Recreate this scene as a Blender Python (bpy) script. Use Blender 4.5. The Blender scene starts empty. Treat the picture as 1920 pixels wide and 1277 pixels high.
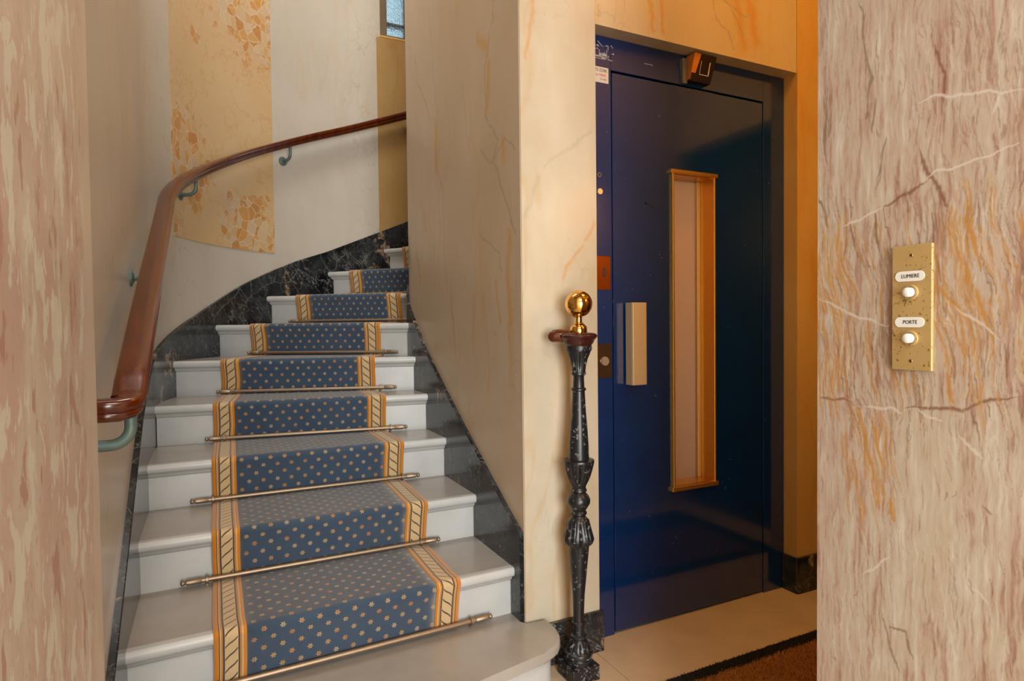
import bpy, bmesh, math, random
from mathutils import Vector, Matrix
random.seed(7)
SC = bpy.context.scene
COL = SC.collection
PI = math.pi

# ------------------------------------------------------------------ camera
YAW, PITCH, ROLL = 0.4556, -0.0263, -0.0114
EYE = Vector((-0.910, -1.7851, 1.1424))
FPX = 1155.33
fw = Vector((math.sin(YAW)*math.cos(PITCH), math.cos(YAW)*math.cos(PITCH), math.sin(PITCH)))
rt = Vector((math.cos(YAW), -math.sin(YAW), 0)); up = rt.cross(fw)
r2 = rt*math.cos(ROLL) + up*math.sin(ROLL); u2 = up*math.cos(ROLL) - rt*math.sin(ROLL)
cd = bpy.data.cameras.new('camera'); cam = bpy.data.objects.new('camera', cd); COL.objects.link(cam)
cd.sensor_width = 36.0; cd.lens = FPX/1920*36.0; cd.clip_start = 0.02
cam.matrix_world = Matrix(((r2.x, u2.x, -fw.x, EYE.x), (r2.y, u2.y, -fw.y, EYE.y), (r2.z, u2.z, -fw.z, EYE.z), (0, 0, 0, 1)))
SC.camera = cam

# ------------------------------------------------------------------ world, lights, exposure
w = bpy.data.worlds.new('daylight'); SC.world = w; w.use_nodes = True
bg = w.node_tree.nodes['Background']; bg.inputs['Color'].default_value = (0.62, 0.80, 0.92, 1); bg.inputs['Strength'].default_value = 1.0
def light(name, kind, loc, energy, color, size=0.1, size_y=None, look=None):
    d = bpy.data.lights.new(name, kind); o = bpy.data.objects.new(name, d); COL.objects.link(o)
    o.location = loc; d.energy = energy; d.color = color
    if kind == 'AREA':
        d.size = size
        if size_y: d.shape = 'RECTANGLE'; d.size_y = size_y
    elif kind == 'POINT': d.shadow_soft_size = size
    if look: o.rotation_euler = (Vector(look)-Vector(loc)).to_track_quat('-Z', 'Y').to_euler()
    return o
# daylight through the street door behind the camera
light('street_door_daylight', 'AREA', (-0.9, -4.95, 1.25), 180, (1.0, 0.98, 0.945), 1.9, 2.2, (-0.4, 0, 1.25))
# added fill under the entrance hall ceiling, for soft ambient light
light('hall_ambient_fill', 'AREA', (-0.5, -2.7, 2.93), 32, (1.0, 0.95, 0.88), 0.9, 0.9, (-0.5, -2.7, 0))
# warm ceiling lamp by the lift
light('lift_lobby_lamp', 'AREA', (0.95, -0.62, 2.96), 10, (1.0, 0.45, 0.08), 0.5, 0.4, (0.95, -0.62, 0))
# added warm fill opposite the lift, brightens the low part of the alcove
light('lift_low_fill', 'AREA', (0.85, -1.06, 1.75), 7.0, (1.0, 0.48, 0.10), 0.16, 0.3, (1.65, -0.3, 0.7))
# lamps of the stairwell
light('stair_lamp', 'AREA', (-0.50, 0.75, 4.85), 40, (1.0, 0.96, 0.91), 0.8, 0.8, (-0.5, 0.75, 0))
light('upper_flight_lamp', 'POINT', (1.7, 1.95, 3.3), 5, (1.0, 0.50, 0.10), 0.10)
light('lift_cabin_lamp', 'POINT', (0.75, 0.75, 2.0), 17, (1.0, 0.64, 0.38), 0.12)
vs = SC.view_settings
vs.view_transform = 'Standard'; vs.look = 'None'; vs.gamma = 1.0; vs.use_curve_mapping = False
vs.exposure = 0.24
SC.cycles.use_denoising = True
SC.cycles.max_bounces = 5; SC.cycles.diffuse_bounces = 3; SC.cycles.glossy_bounces = 3; SC.cycles.transmission_bounces = 4
SC.cycles.adaptive_threshold = 0.03; SC.cycles.caustics_reflective = False; SC.cycles.caustics_refractive = False

# ------------------------------------------------------------------ helpers
def obj(name, me, mat=None, parent=None, smooth=None):
    if isinstance(me, bmesh.types.BMesh):
        bm = me; me = bpy.data.meshes.new(name)
        bmesh.ops.recalc_face_normals(bm, faces=bm.faces); bm.to_mesh(me); bm.free()
    o = bpy.data.objects.new(name, me); COL.objects.link(o)
    if mat: me.materials.append(mat)
    if parent: o.parent = parent
    if smooth:
        me.polygons.foreach_set('use_smooth', [True]*len(me.polygons))
        me.set_sharp_from_angle(angle=math.radians(smooth))
    return o
def tag(o, label=None, cat=None, group=None, kind=None):
    if label: o['label'] = label
    if cat: o['category'] = cat
    if group: o['group'] = group
    if kind: o['kind'] = kind
    return o
def empty(name, loc=(0, 0, 0), **k):
    o = bpy.data.objects.new(name, None); COL.objects.link(o); o.location = loc; o.empty_display_size = 0.05
    return tag(o, **k)
def box(bm, x0, x1, y0, y1, z0, z1, bev=0.0, seg=2):
    b = bmesh.new()
    vs_ = [b.verts.new((x, y, z)) for x in (x0, x1) for y in (y0, y1) for z in (z0, z1)]
    for f in ((0, 1, 3, 2), (4, 6, 7, 5), (0, 4, 5, 1), (2, 3, 7, 6), (0, 2, 6, 4), (1, 5, 7, 3)): b.faces.new([vs_[i] for i in f])
    if bev > 0: bmesh.ops.bevel(b, geom=list(b.edges), offset=bev, segments=seg, affect='EDGES', profile=0.5)
    return join(bm, b)
def join(bm, b, M=None):
    if M is not None: bmesh.ops.transform(b, matrix=M, verts=b.verts)
    m = bpy.data.meshes.new('tmp'); b.to_mesh(m); b.free(); bm.from_mesh(m); bpy.data.meshes.remove(m)
    return bm
def prism(bm, pts, z0, z1):
    """vertical prism over a plan outline"""
    lo = [bm.verts.new((p[0], p[1], z0)) for p in pts]; hi = [bm.verts.new((p[0], p[1], z1)) for p in pts]
    n = len(pts)
    for i in range(n): bm.faces.new((lo[i], lo[(i+1) % n], hi[(i+1) % n], hi[i]))
    bm.faces.new(lo[::-1]); bm.faces.new(hi)
    return bm
def loft(bm, rings, closed=True, caps=True):
    """rings: list of equal-length point lists"""
    R = [[bm.verts.new(p) for p in r] for r in rings]; n = len(R[0])
    for a, b in zip(R, R[1:]):
        for i in range(n if closed else n-1): bm.faces.new((a[i], a[(i+1) % n], b[(i+1) % n], b[i]))
    if caps and closed: bm.faces.new(R[0][::-1]); bm.faces.new(R[-1])
    return bm
def lathe(bm, prof, cx, cy, seg=32, mod=None, lean=0.0):
    """prof: (z, r); mod(z, angle) multiplies r"""
    rings = []
    for z, r in prof:
        ring = []
        for i in range(seg):
            a = 2*PI*i/seg; q = r*(mod(z, a) if mod else 1)
            ring.append((cx+lean*z+q*math.cos(a), cy+q*math.sin(a), z))
        rings.append(ring)
    return loft(bm, rings)
def tube(bm, path, r, seg=12):
    path = [Vector(p) for p in path]; rr = r if isinstance(r, (list, tuple)) else [r]*len(path)
    rings = []; ref = None
    for i, p in enumerate(path):
        t = (path[min(i+1, len(path)-1)]-path[max(i-1, 0)]).normalized()
        if ref is None: ref = t.orthogonal().normalized()
        ref = (ref - t*ref.dot(t)).normalized(); b = t.cross(ref)
        rings.append([p+(ref*math.cos(2*PI*k/seg)+b*math.sin(2*PI*k/seg))*rr[i] for k in range(seg)])
    return loft(bm, rings)
def disc(bm, c, n, r, h, seg=28, r2_=None):
    """short cylinder from centre c along n"""
    n = Vector(n).normalized(); c = Vector(c); a = n.orthogonal().normalized(); b = n.cross(a)
    r2_ = r if r2_ is None else r2_
    return loft(bm, [[c+(a*math.cos(2*PI*k/seg)+b*math.sin(2*PI*k/seg))*q + n*d for k in range(seg)] for q, d in ((r, 0), (r2_, h))])
def lerp(a, b, t): return tuple(a[i]+(b[i]-a[i])*t for i in range(len(a)))
def interp(tab, x):
    if x <= tab[0][0]: (x0, y0), (x1, y1) = tab[0], tab[1]
    elif x >= tab[-1][0]: (x0, y0), (x1, y1) = tab[-2], tab[-1]
    else:
        for (x0, y0), (x1, y1) in zip(tab, tab[1:]):
            if x0 <= x <= x1: break
    return y0+(y1-y0)*(x-x0)/(x1-x0)
def text(name, body, size, M, mat, parent, ext=0.0002, sx=1.0, bold=0.0):
    c = bpy.data.curves.new('t', 'FONT'); c.body = body; c.size = size; c.align_x = 'CENTER'; c.align_y = 'CENTER'; c.extrude = ext; c.offset = bold; c.resolution_u = 3
    t = bpy.data.objects.new('t', c); COL.objects.link(t)
    bpy.context.view_layer.update()
    me = bpy.data.meshes.new_from_object(t.evaluated_get(bpy.context.evaluated_depsgraph_get()))
    bpy.data.objects.remove(t); bpy.data.curves.remove(c)
    me.transform(M @ Matrix.Diagonal((sx, 1, 1, 1)))
    me.materials.clear()
    return obj(name, me, mat, parent)
def face_y(x, y, z): return Matrix(((1, 0, 0, x), (0, 0, -1, y), (0, 1, 0, z), (0, 0, 0, 1)))      # looks towards -y
def face_mx(x, y, z): return Matrix(((0, 0, -1, x), (-1, 0, 0, y), (0, 1, 0, z), (0, 0, 0, 1)))    # looks towards -x

# ------------------------------------------------------------------ materials
def newmat(name):
    m = bpy.data.materials.new(name); m.use_nodes = True; nt = m.node_tree
    return m, nt, nt.nodes['Principled BSDF']
def N(nt, t, ins=None, **at):
    n = nt.nodes.new(t)
    for k, v in at.items(): setattr(n, k, v)
    for k, v in (ins or {}).items():
        s = n.inputs[k]
        if isinstance(v, bpy.types.NodeSocket): nt.links.new(v, s)
        else: s.default_value = v
    return n
def M_(nt, op, a, b=None, c=None, clamp=False):
    n = nt.nodes.new('ShaderNodeMath'); n.operation = op; n.use_clamp = clamp
    for i, v in enumerate((a, b, c)):
        if v is None: continue
        if isinstance(v, bpy.types.NodeSocket): nt.links.new(v, n.inputs[i])
        else: n.inputs[i].default_value = v
    return n.outputs[0]
def ramp(nt, fac, stops, interp_='LINEAR'):
    n = nt.nodes.new('ShaderNodeValToRGB'); nt.links.new(fac, n.inputs[0]); cr = n.color_ramp; cr.interpolation = interp_
    while len(cr.elements) < len(stops): cr.elements.new(0.5)
    for e, (p, c) in zip(cr.elements, stops):
        e.position = p; e.color = (c, c, c, 1) if not isinstance(c, (tuple, list)) else (*c[:3], 1)
    return n.outputs[0]
def mix(nt, f, a, b, mode='MIX'):
    n = nt.nodes.new('ShaderNodeMix'); n.data_type = 'RGBA'; n.blend_type = mode
    for s, v in ((n.inputs[0], f), (n.inputs[6], a), (n.inputs[7], b)):
        if isinstance(v, bpy.types.NodeSocket): nt.links.new(v, s)
        else: s.default_value = v if s == n.inputs[0] else (*v[:3], 1)
    return n.outputs[2]
WARPS = {}
def coords(nt, scale=(1, 1, 1), rot=(0, 0, 0), loc=(0, 0, 0), warp=0.0, wscale=2.0):
    v = N(nt, 'ShaderNodeTexCoord').outputs['Object']
    key = (nt.as_pointer(), warp, wscale)
    if warp and key in WARPS: v = WARPS[key]
    elif warp:
        nz = N(nt, 'ShaderNodeTexNoise', {'Vector': v, 'Scale': wscale, 'Detail': 2.0})
        s = N(nt, 'ShaderNodeVectorMath', {0: nz.outputs['Color'], 1: (0.5, 0.5, 0.5)}, operation='SUBTRACT')
        s = N(nt, 'ShaderNodeVectorMath', {0: s.outputs[0], 'Scale': warp}, operation='SCALE')
        v = N(nt, 'ShaderNodeVectorMath', {0: v, 1: s.outputs[0]}, operation='ADD').outputs[0]; WARPS[key] = v
    return N(nt, 'ShaderNodeMapping', {'Vector': v, 'Scale': scale, 'Rotation': rot, 'Location': loc}).outputs[0]
def noise(nt, v, sc, det=4.0, rough=0.55, dist=0.0):
    return N(nt, 'ShaderNodeTexNoise', {'Vector': v, 'Scale': sc, 'Detail': det, 'Roughness': rough, 'Distortion': dist}).outputs['Fac']
def line(nt, n, width, centre=0.5):
    return ramp(nt, M_(nt, 'ABSOLUTE', M_(nt, 'SUBTRACT', n, centre)), ((0.0, 1.0), (width, 0.0)))
def bump(nt, bsdf, h, strength=0.2, dist=0.01):
    b = N(nt, 'ShaderNodeBump', {'Height': h, 'Strength': strength, 'Distance': dist}); nt.links.new(b.outputs[0], bsdf.inputs['Normal'])
def plain(name, col, rough=0.5, metal=0.0, var=0.12, vs_=30.0, bmp=0.0, spec=None, coat=0.0, coat_r=0.1):
    m, nt, b = newmat(name)
    n = noise(nt, coords(nt), vs_, 4.0)
    c = mix(nt, n, tuple(x*(1-var) for x in col), tuple(min(1, x*(1+var)) for x in col))
    nt.links.new(c, b.inputs['Base Color']); b.inputs['Roughness'].default_value = rough; b.inputs['Metallic'].default_value = metal
    if spec is not None: b.inputs['Specular IOR Level'].default_value = spec
    if coat: b.inputs['Coat Weight'].default_value = coat; b.inputs['Coat Roughness'].default_value = coat_r
    if bmp: bump(nt, b, n, bmp)
    return m

def veins(nt, col, ax, groups, warp=0.012, wscale=14.0):
    """named veins of a slab: polylines in slab coordinates (metres)"""
    o = N(nt, 'ShaderNodeTexCoord').outputs['Object']; x = N(nt, 'ShaderNodeSeparateXYZ', {0: o})
    p = N(nt, 'ShaderNodeCombineXYZ', {0: x.outputs[ax], 1: x.outputs['Z']}).outputs[0]
    nz = N(nt, 'ShaderNodeTexNoise', {'Vector': o, 'Scale': wscale, 'Detail': 3.0})
    sb = N(nt, 'ShaderNodeVectorMath', {0: nz.outputs['Color'], 1: (0.5, 0.5, 0.5)}, operation='SUBTRACT').outputs[0]
    sb = N(nt, 'ShaderNodeVectorMath', {0: sb, 1: (warp*2, warp*2, 0)}, operation='MULTIPLY').outputs[0]
    p = N(nt, 'ShaderNodeVectorMath', {0: p, 1: sb}, operation='ADD').outputs[0]
    wob = noise(nt, o, 40.0, 2)
    for colr, width, strength, lines in groups:
        best = None
        for pl_ in lines:
            for a, b in zip(pl_, pl_[1:]):
                ba = (b[0]-a[0], b[1]-a[1], 0.0); L2 = ba[0]**2+ba[1]**2
                pa = N(nt, 'ShaderNodeVectorMath', {0: p, 1: (a[0], a[1], 0)}, operation='SUBTRACT').outputs[0]
                h = M_(nt, 'DIVIDE', N(nt, 'ShaderNodeVectorMath', {0: pa, 1: ba}, operation='DOT_PRODUCT').outputs['Value'], L2, clamp=True)
                q = N(nt, 'ShaderNodeVectorMath', {0: ba, 'Scale': h}, operation='SCALE').outputs[0]
                d = N(nt, 'ShaderNodeVectorMath', {0: pa, 1: q}, operation='DISTANCE').outputs['Value']
                best = d if best is None else M_(nt, 'MINIMUM', best, d)
        wd = M_(nt, 'MULTIPLY', wob, width*2.0)
        f = M_(nt, 'SUBTRACT', 1.0, M_(nt, 'DIVIDE', best, wd), clamp=True)
        col = mix(nt, M_(nt, 'MULTIPLY', f, strength), col, colr)
    return col
def wall_marble(name, c1, c2, orange, amount=0.6, rough=0.32, off=(0, 0, 0), grey=(0.22, 0.17, 0.12), vein=None):
    m, nt, b = newmat(name)
    v = coords(nt, (1, 1, 0.55), (0.18, 0.1, 0), off, 0.2, 2.0)
    col = mix(nt, ramp(nt, noise(nt, v, 2.6, 5, 0.6), ((0.32, 0.0), (0.68, 1.0))), c1, c2)
    vs1 = coords(nt, (1, 1, 0.16), (0.22, 0.12, 0), off, 0.2, 2.0)
    mask = ramp(nt, noise(nt, v, 1.7, 1, 0.5), ((0.45, 0.0), (0.66, 1.0)))
    st = ramp(nt, noise(nt, vs1, 11.0, 4, 0.6), ((0.53, 0.0), (0.72, 1.0)))
    col = mix(nt, M_(nt, 'MULTIPLY', M_(nt, 'MULTIPLY', st, mask), amount), col, orange)
    l2 = line(nt, noise(nt, vs1, 3.2, 3, 0.5), 0.018, 0.46)
    col = mix(nt, M_(nt, 'MULTIPLY', l2, 0.28), col, orange)
    l3 = line(nt, noise(nt, v, 3.6, 4, 0.6), 0.006, 0.53)
    col = mix(nt, M_(nt, 'MULTIPLY', M_(nt, 'MULTIPLY', l3, mask), 0.35), col, grey)
    if vein: col = veins(nt, col, *vein)
    nt.links.new(col, b.inputs['Base Color']); b.inputs['Roughness'].default_value = rough
    return m
OR_, GV = (0.52, 0.25, 0.05), (0.30, 0.24, 0.19)
CREAM = wall_marble('cream_marble', (0.46, 0.385, 0.26), (0.58, 0.53, 0.43), (0.48, 0.30, 0.10), 0.55, vein=('X', [
    (OR_, 0.011, 0.55, [[(0.06, 2.195), (0.04, 2.094), (0.021, 1.995)], [(0.273, 1.495), (0.252, 1.43)], [(0.241, 1.408), (0.174, 1.338), (0.159, 1.295)]]),
    ((0.36, 0.33, 0.24), 0.010, 0.35, [[(0.268, 1.793), (0.193, 1.733), (0.134, 1.702), (0.086, 1.656)], [(0.058, 1.628), (0.038, 1.553), (0.019, 1.495)]])], 0.03, 9.0))
CORE = wall_marble('tan_marble', (0.485, 0.37, 0.245), (0.56, 0.445, 0.32), (0.52, 0.29, 0.08), 0.55, off=(3, 1, 2), vein=('Y', [
    ((0.54, 0.29, 0.07), 0.030, 0.75, [[(0.24, 2.075), (0.256, 1.921)], [(0.121, 1.768), (0.121, 1.70)], [(0.80, 2.03), (0.81, 1.83)], [(0.25, 2.13), (0.33, 2.2)], [(0.08, 1.46), (0.10, 1.32), (0.08, 1.16)]]),
    ((0.50, 0.28, 0.08), 0.012, 0.7, [[(1.043, 1.735), (0.957, 1.569)], [(1.114, 1.506), (1.062, 1.344)], [(0.652, 1.318), (0.629, 1.163), (0.60, 1.0)], [(0.86, 1.5), (0.85, 1.32)], [(0.20, 1.3), (0.16, 1.15)], [(1.16, 2.0), (1.15, 1.75)]]),
    (GV, 0.0075, 0.62, [[(0.193, 2.30), (0.193, 2.204), (0.227, 2.166), (0.239, 2.11), (0.274, 2.078), (0.268, 1.906), (0.226, 1.84), (0.159, 1.787), (0.208, 1.721), (0.157, 1.64), (0.118, 1.59), (0.072, 1.506), (0.027, 1.433)],
        [(0.318, 1.785), (0.219, 1.715), (0.154, 1.751), (0.104, 1.772), (0.029, 1.711)], [(1.087, 2.422), (1.054, 2.291), (0.964, 2.191), (0.88, 2.063)], [(0.327, 1.482), (0.175, 1.392), (0.146, 1.328)]]),
    ((0.36, 0.25, 0.15), 0.006, 0.6, [[(0.874, 2.56), (0.837, 2.379), (0.838, 2.215), (0.778, 2.065), (0.818, 1.913), (0.805, 1.822), (0.728, 1.73), (0.724, 1.451), (0.698, 1.331), (0.629, 1.163)]])], 0.022, 11.0))
OUTER = wall_marble('grey_beige_marble', (0.50, 0.45, 0.38), (0.57, 0.52, 0.45), (0.52, 0.385, 0.235), 0.35, off=(7, 2, 5))
AMBER = wall_marble('amber_marble', (0.58, 0.34, 0.09), (0.62, 0.42, 0.17), (0.56, 0.24, 0.015), 0.85, 0.28, off=(1.3, 4, 1))
LINTEL = wall_marble('honey_marble', (0.50, 0.38, 0.22), (0.58, 0.48, 0.33), (0.54, 0.29, 0.05), 0.7, off=(4, 2, 3), vein=('X', [
    (OR_, 0.014, 0.75, [[(0.50, 2.50), (0.525, 2.30), (0.54, 2.19)], [(0.565, 2.38), (0.59, 2.19)]]),
    (OR_, 0.040, 0.7, [[(0.505, 2.60), (0.52, 2.34)], [(0.90, 2.50), (0.96, 2.34), (0.985, 2.22)], [(1.0, 2.42), (1.05, 2.25)]]),
    (GV, 0.006, 0.6, [[(0.80, 2.42), (0.84, 2.30), (0.90, 2.26), (0.93, 2.20)], [(0.84, 2.44), (0.94, 2.32), (0.99, 2.26)], [(0.86, 2.38), (1.0, 2.33)]])], 0.03, 9.0))
WARM_SHADE = wall_marble('amber_marble_warm_shade', (0.36, 0.22, 0.075), (0.43, 0.28, 0.115), (0.33, 0.15, 0.012), 0.9, 0.3, off=(2.3, 1, 1))  # yellowish-brown stone, with dim warm light also worked into its colour

def pillar_marble(name, off=(0, 0, 0), fs=105.0, ms=26.0, zone=None, vein=None, left=False):
    m, nt, b = newmat(name)
    st = coords(nt, (1, 1, 0.22 if left else 0.09), (0.07, 0.05, 0), off, 0.012, 22.0)
    fine = noise(nt, st, fs, 4, 0.62); med = noise(nt, st, ms, 4, 0.6)
    f = M_(nt, 'ADD', M_(nt, 'MULTIPLY', fine, 0.62), M_(nt, 'MULTIPLY', med, 0.38))
    col = ramp(nt, f, ((0.37, (0.29, 0.165, 0.115)), (0.43, (0.40, 0.275, 0.21)), (0.48, (0.475, 0.375, 0.295)), (0.53, (0.49, 0.425, 0.34)), (0.58, (0.54, 0.485, 0.405)), (0.64, (0.62, 0.57, 0.50))))
    big = noise(nt, coords(nt, (1, 1, 0.35), (0, 0, 0), off, 0.2, 2.0), 5.5, 3, 0.6)
    col = mix(nt, ramp(nt, big, ((0.42, 0.0), (0.72, 0.5))), col, (0.42, 0.275, 0.22))
    col = mix(nt, ramp(nt, big, ((0.30, 0.65), (0.46, 0.0))), col, (0.50, 0.435, 0.33))
    if left:
        fc = coords(nt, (1, 1, 0.42), (0.08, 0.05, 0), off, 0.03, 16.0)
        f1 = noise(nt, fc, 40.0, 4, 0.62); f2 = noise(nt, fc, 20.0, 4, 0.62)
        col = mix(nt, 0.55, col, (0.55, 0.455, 0.375))
        col = mix(nt, ramp(nt, f2, ((0.48, 0.0), (0.55, 0.75))), col, (0.48, 0.32, 0.26))
        col = mix(nt, ramp(nt, f1, ((0.545, 0.0), (0.575, 0.85))), col, (0.60, 0.585, 0.49))
        col = mix(nt, ramp(nt, f1, ((0.38, 0.8), (0.42, 0.0))), col, (0.37, 0.19, 0.135))
        col = mix(nt, ramp(nt, f1, ((0.66, 0.0), (0.70, 0.9))), col, (0.70, 0.65, 0.58))
        y = N(nt, 'ShaderNodeSeparateXYZ', {0: N(nt, 'ShaderNodeTexCoord').outputs['Object']}).outputs['Y']
        e = ramp(nt, M_(nt, 'ADD', M_(nt, 'MULTIPLY', M_(nt, 'ADD', y, 1.16), 7.0), M_(nt, 'MULTIPLY', med, 0.45)), ((0.55, 0.0), (0.85, 0.85)))
        col = mix(nt, e, col, (0.54, 0.455, 0.365))
    if zone:
        at = N(nt, 'ShaderNodeAttribute', attribute_name='veins'); sp = N(nt, 'ShaderNodeSeparateColor', {'Color': at.outputs['Color']})
        for k_, cc in ((0, (0.20, 0.085, 0.045)), (1, (0.47, 0.22, 0.03)), (2, (0.62, 0.57, 0.51))):
            col = mix(nt, sp.outputs[k_], col, cc)
        col = mix(nt, at.outputs['Alpha'], col, (0.21, 0.155, 0.105))
    if vein: col = veins(nt, col, *vein)
    nt.links.new(col, b.inputs['Base Color']); b.inputs['Roughness'].default_value = 0.30
    return m
PV = ('Y', [
    ((0.22, 0.16, 0.11), 0.0035, 0.75, [[(-1.082, 1.692), (-1.094, 1.604), (-1.109, 1.554), (-1.097, 1.49)], [(-1.116, 1.52), (-1.103, 1.466)], [(-1.018, 1.555), (-1.02, 1.484), (-1.021, 1.411)], [(-1.03, 1.529), (-1.029, 1.472)], [(-1.123, 1.446), (-1.112, 1.377)], [(-1.137, 0.629), (-1.168, 0.625), (-1.186, 0.584)], [(-1.123, 0.646), (-1.138, 0.597), (-1.16, 0.558)], [(-1.288, 0.865), (-1.272, 0.872)]]),
    ((0.24, 0.075, 0.03), 0.0045, 0.85, [[(-1.205, 1.585), (-1.211, 1.541), (-1.223, 1.525), (-1.227, 1.479)], [(-1.19, 1.413), (-1.202, 1.371), (-1.222, 1.309)], [(-1.203, 1.308), (-1.213, 1.24), (-1.223, 1.202)], [(-1.112, 1.323), (-1.121, 1.263)], [(-1.068, 1.312), (-1.081, 1.273)], [(-1.004, 1.371), (-1.018, 1.309)], [(-1.112, 1.102), (-1.111, 1.065)], [(-1.126, 1.33), (-1.165, 1.342), (-1.2, 1.358)], [(-1.158, 0.995), (-1.231, 1.002), (-1.275, 1.017), (-1.328, 1.025)], [(-1.01, 0.998), (-1.074, 0.999)]]),
    ((0.45, 0.19, 0.02), 0.0065, 0.85, [[(-1.249, 1.297), (-1.267, 1.258), (-1.271, 1.215)], [(-1.23, 1.287), (-1.268, 1.175), (-1.282, 1.11)], [(-1.037, 1.321), (-1.053, 1.257)], [(-1.211, 1.203), (-1.253, 1.152)], [(-1.076, 0.997), (-1.099, 0.912), (-1.123, 0.816)], [(-1.098, 0.972), (-1.132, 0.891)], [(-1.136, 0.847), (-1.146, 0.809)], [(-1.229, 1.055), (-1.238, 1.011)]]),
    ((0.66, 0.61, 0.55), 0.0045, 0.8, [[(-1.053, 1.309), (-1.126, 1.33)], [(-1.2, 1.362), (-1.214, 1.368), (-1.259, 1.378), (-1.316, 1.384)], [(-1.177, 1.491), (-1.225, 1.49), (-1.279, 1.472), (-1.325, 1.457)], [(-1.295, 1.466), (-1.28, 1.438)], [(-1.004, 1.192), (-1.063, 1.156), (-1.14, 1.131)], [(-1.24, 1.165), (-1.261, 1.14), (-1.296, 1.11)], [(-1.089, 0.992), (-1.136, 0.995), (-1.154, 0.986)], [(-1.183, 0.994), (-1.224, 0.98)], [(-1.246, 0.967), (-1.275, 0.94)], [(-1.263, 0.732), (-1.288, 0.718)], [(-1.09, 0.694), (-1.141, 0.742)]])], 0.006, 30.0)
PILLAR = pillar_marble('streaked_pink_marble', zone=True)
PILLAR_L = pillar_marble('soft_pink_marble', (3.1, 2.7, 1.9), 42.0, 15.0, None, None, True)

def black_marble():
    m, nt, b = newmat('black_gold_veined_marble')
    v = coords(nt, (1, 1, 1), (0, 0, 0), (0, 0, 0), 0.10, 6.0)
    base = mix(nt, ramp(nt, noise(nt, v, 7.0, 6, 0.65), ((0.38, 0.0), (0.72, 1.0))), (0.004, 0.005, 0.007), (0.040, 0.044, 0.048))
    wv = coords(nt, (1, 1, 0.8), (0.6, 0.3, 0.5), (0, 0, 0), 0.10, 7.0)
    l1 = N(nt, 'ShaderNodeTexVoronoi', {'Vector': wv, 'Scale': 5.5}, feature='DISTANCE_TO_EDGE').outputs['Distance']
    msk = ramp(nt, noise(nt, v, 3.1, 3), ((0.44, 0.0), (0.58, 1.0)))
    base = mix(nt, M_(nt, 'MULTIPLY', M_(nt, 'MULTIPLY', ramp(nt, l1, ((0.0, 1.0), (0.008, 0.0))), msk), 0.40), base, (0.50, 0.49, 0.45))
    l2 = line(nt, noise(nt, wv, 5.0, 6, 0.72), 0.006)
    base = mix(nt, M_(nt, 'MULTIPLY', l2, 0.25), base, (0.42, 0.42, 0.40))
    dv = coords(nt, (1, 1, 1), (0.0, 0.75, 0.4), (3, 1, 0), 0.06, 9.0)
    dv = N(nt, 'ShaderNodeMapping', {'Vector': dv, 'Scale': (1.0, 1.0, 0.22)}).outputs[0]
    l3 = line(nt, noise(nt, dv, 9.0, 5, 0.7), 0.008, 0.52)
    base = mix(nt, M_(nt, 'MULTIPLY', M_(nt, 'MULTIPLY', l3, ramp(nt, noise(nt, v, 4.5, 2), ((0.45, 0.0), (0.6, 1.0)))), 0.5), base, (0.48, 0.47, 0.43))
    g = line(nt, noise(nt, wv, 3.4, 5, 0.65), 0.026, 0.55)
    gm = ramp(nt, noise(nt, v, 6.0, 3), ((0.52, 0.0), (0.60, 1.0)))
    base = mix(nt, M_(nt, 'MULTIPLY', M_(nt, 'MULTIPLY', g, gm), 0.75), base, (0.44, 0.32, 0.19))
    nt.links.new(base, b.inputs['Base Color']); b.inputs['Roughness'].default_value = 0.16
    return m
BLACK = black_marble()

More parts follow.
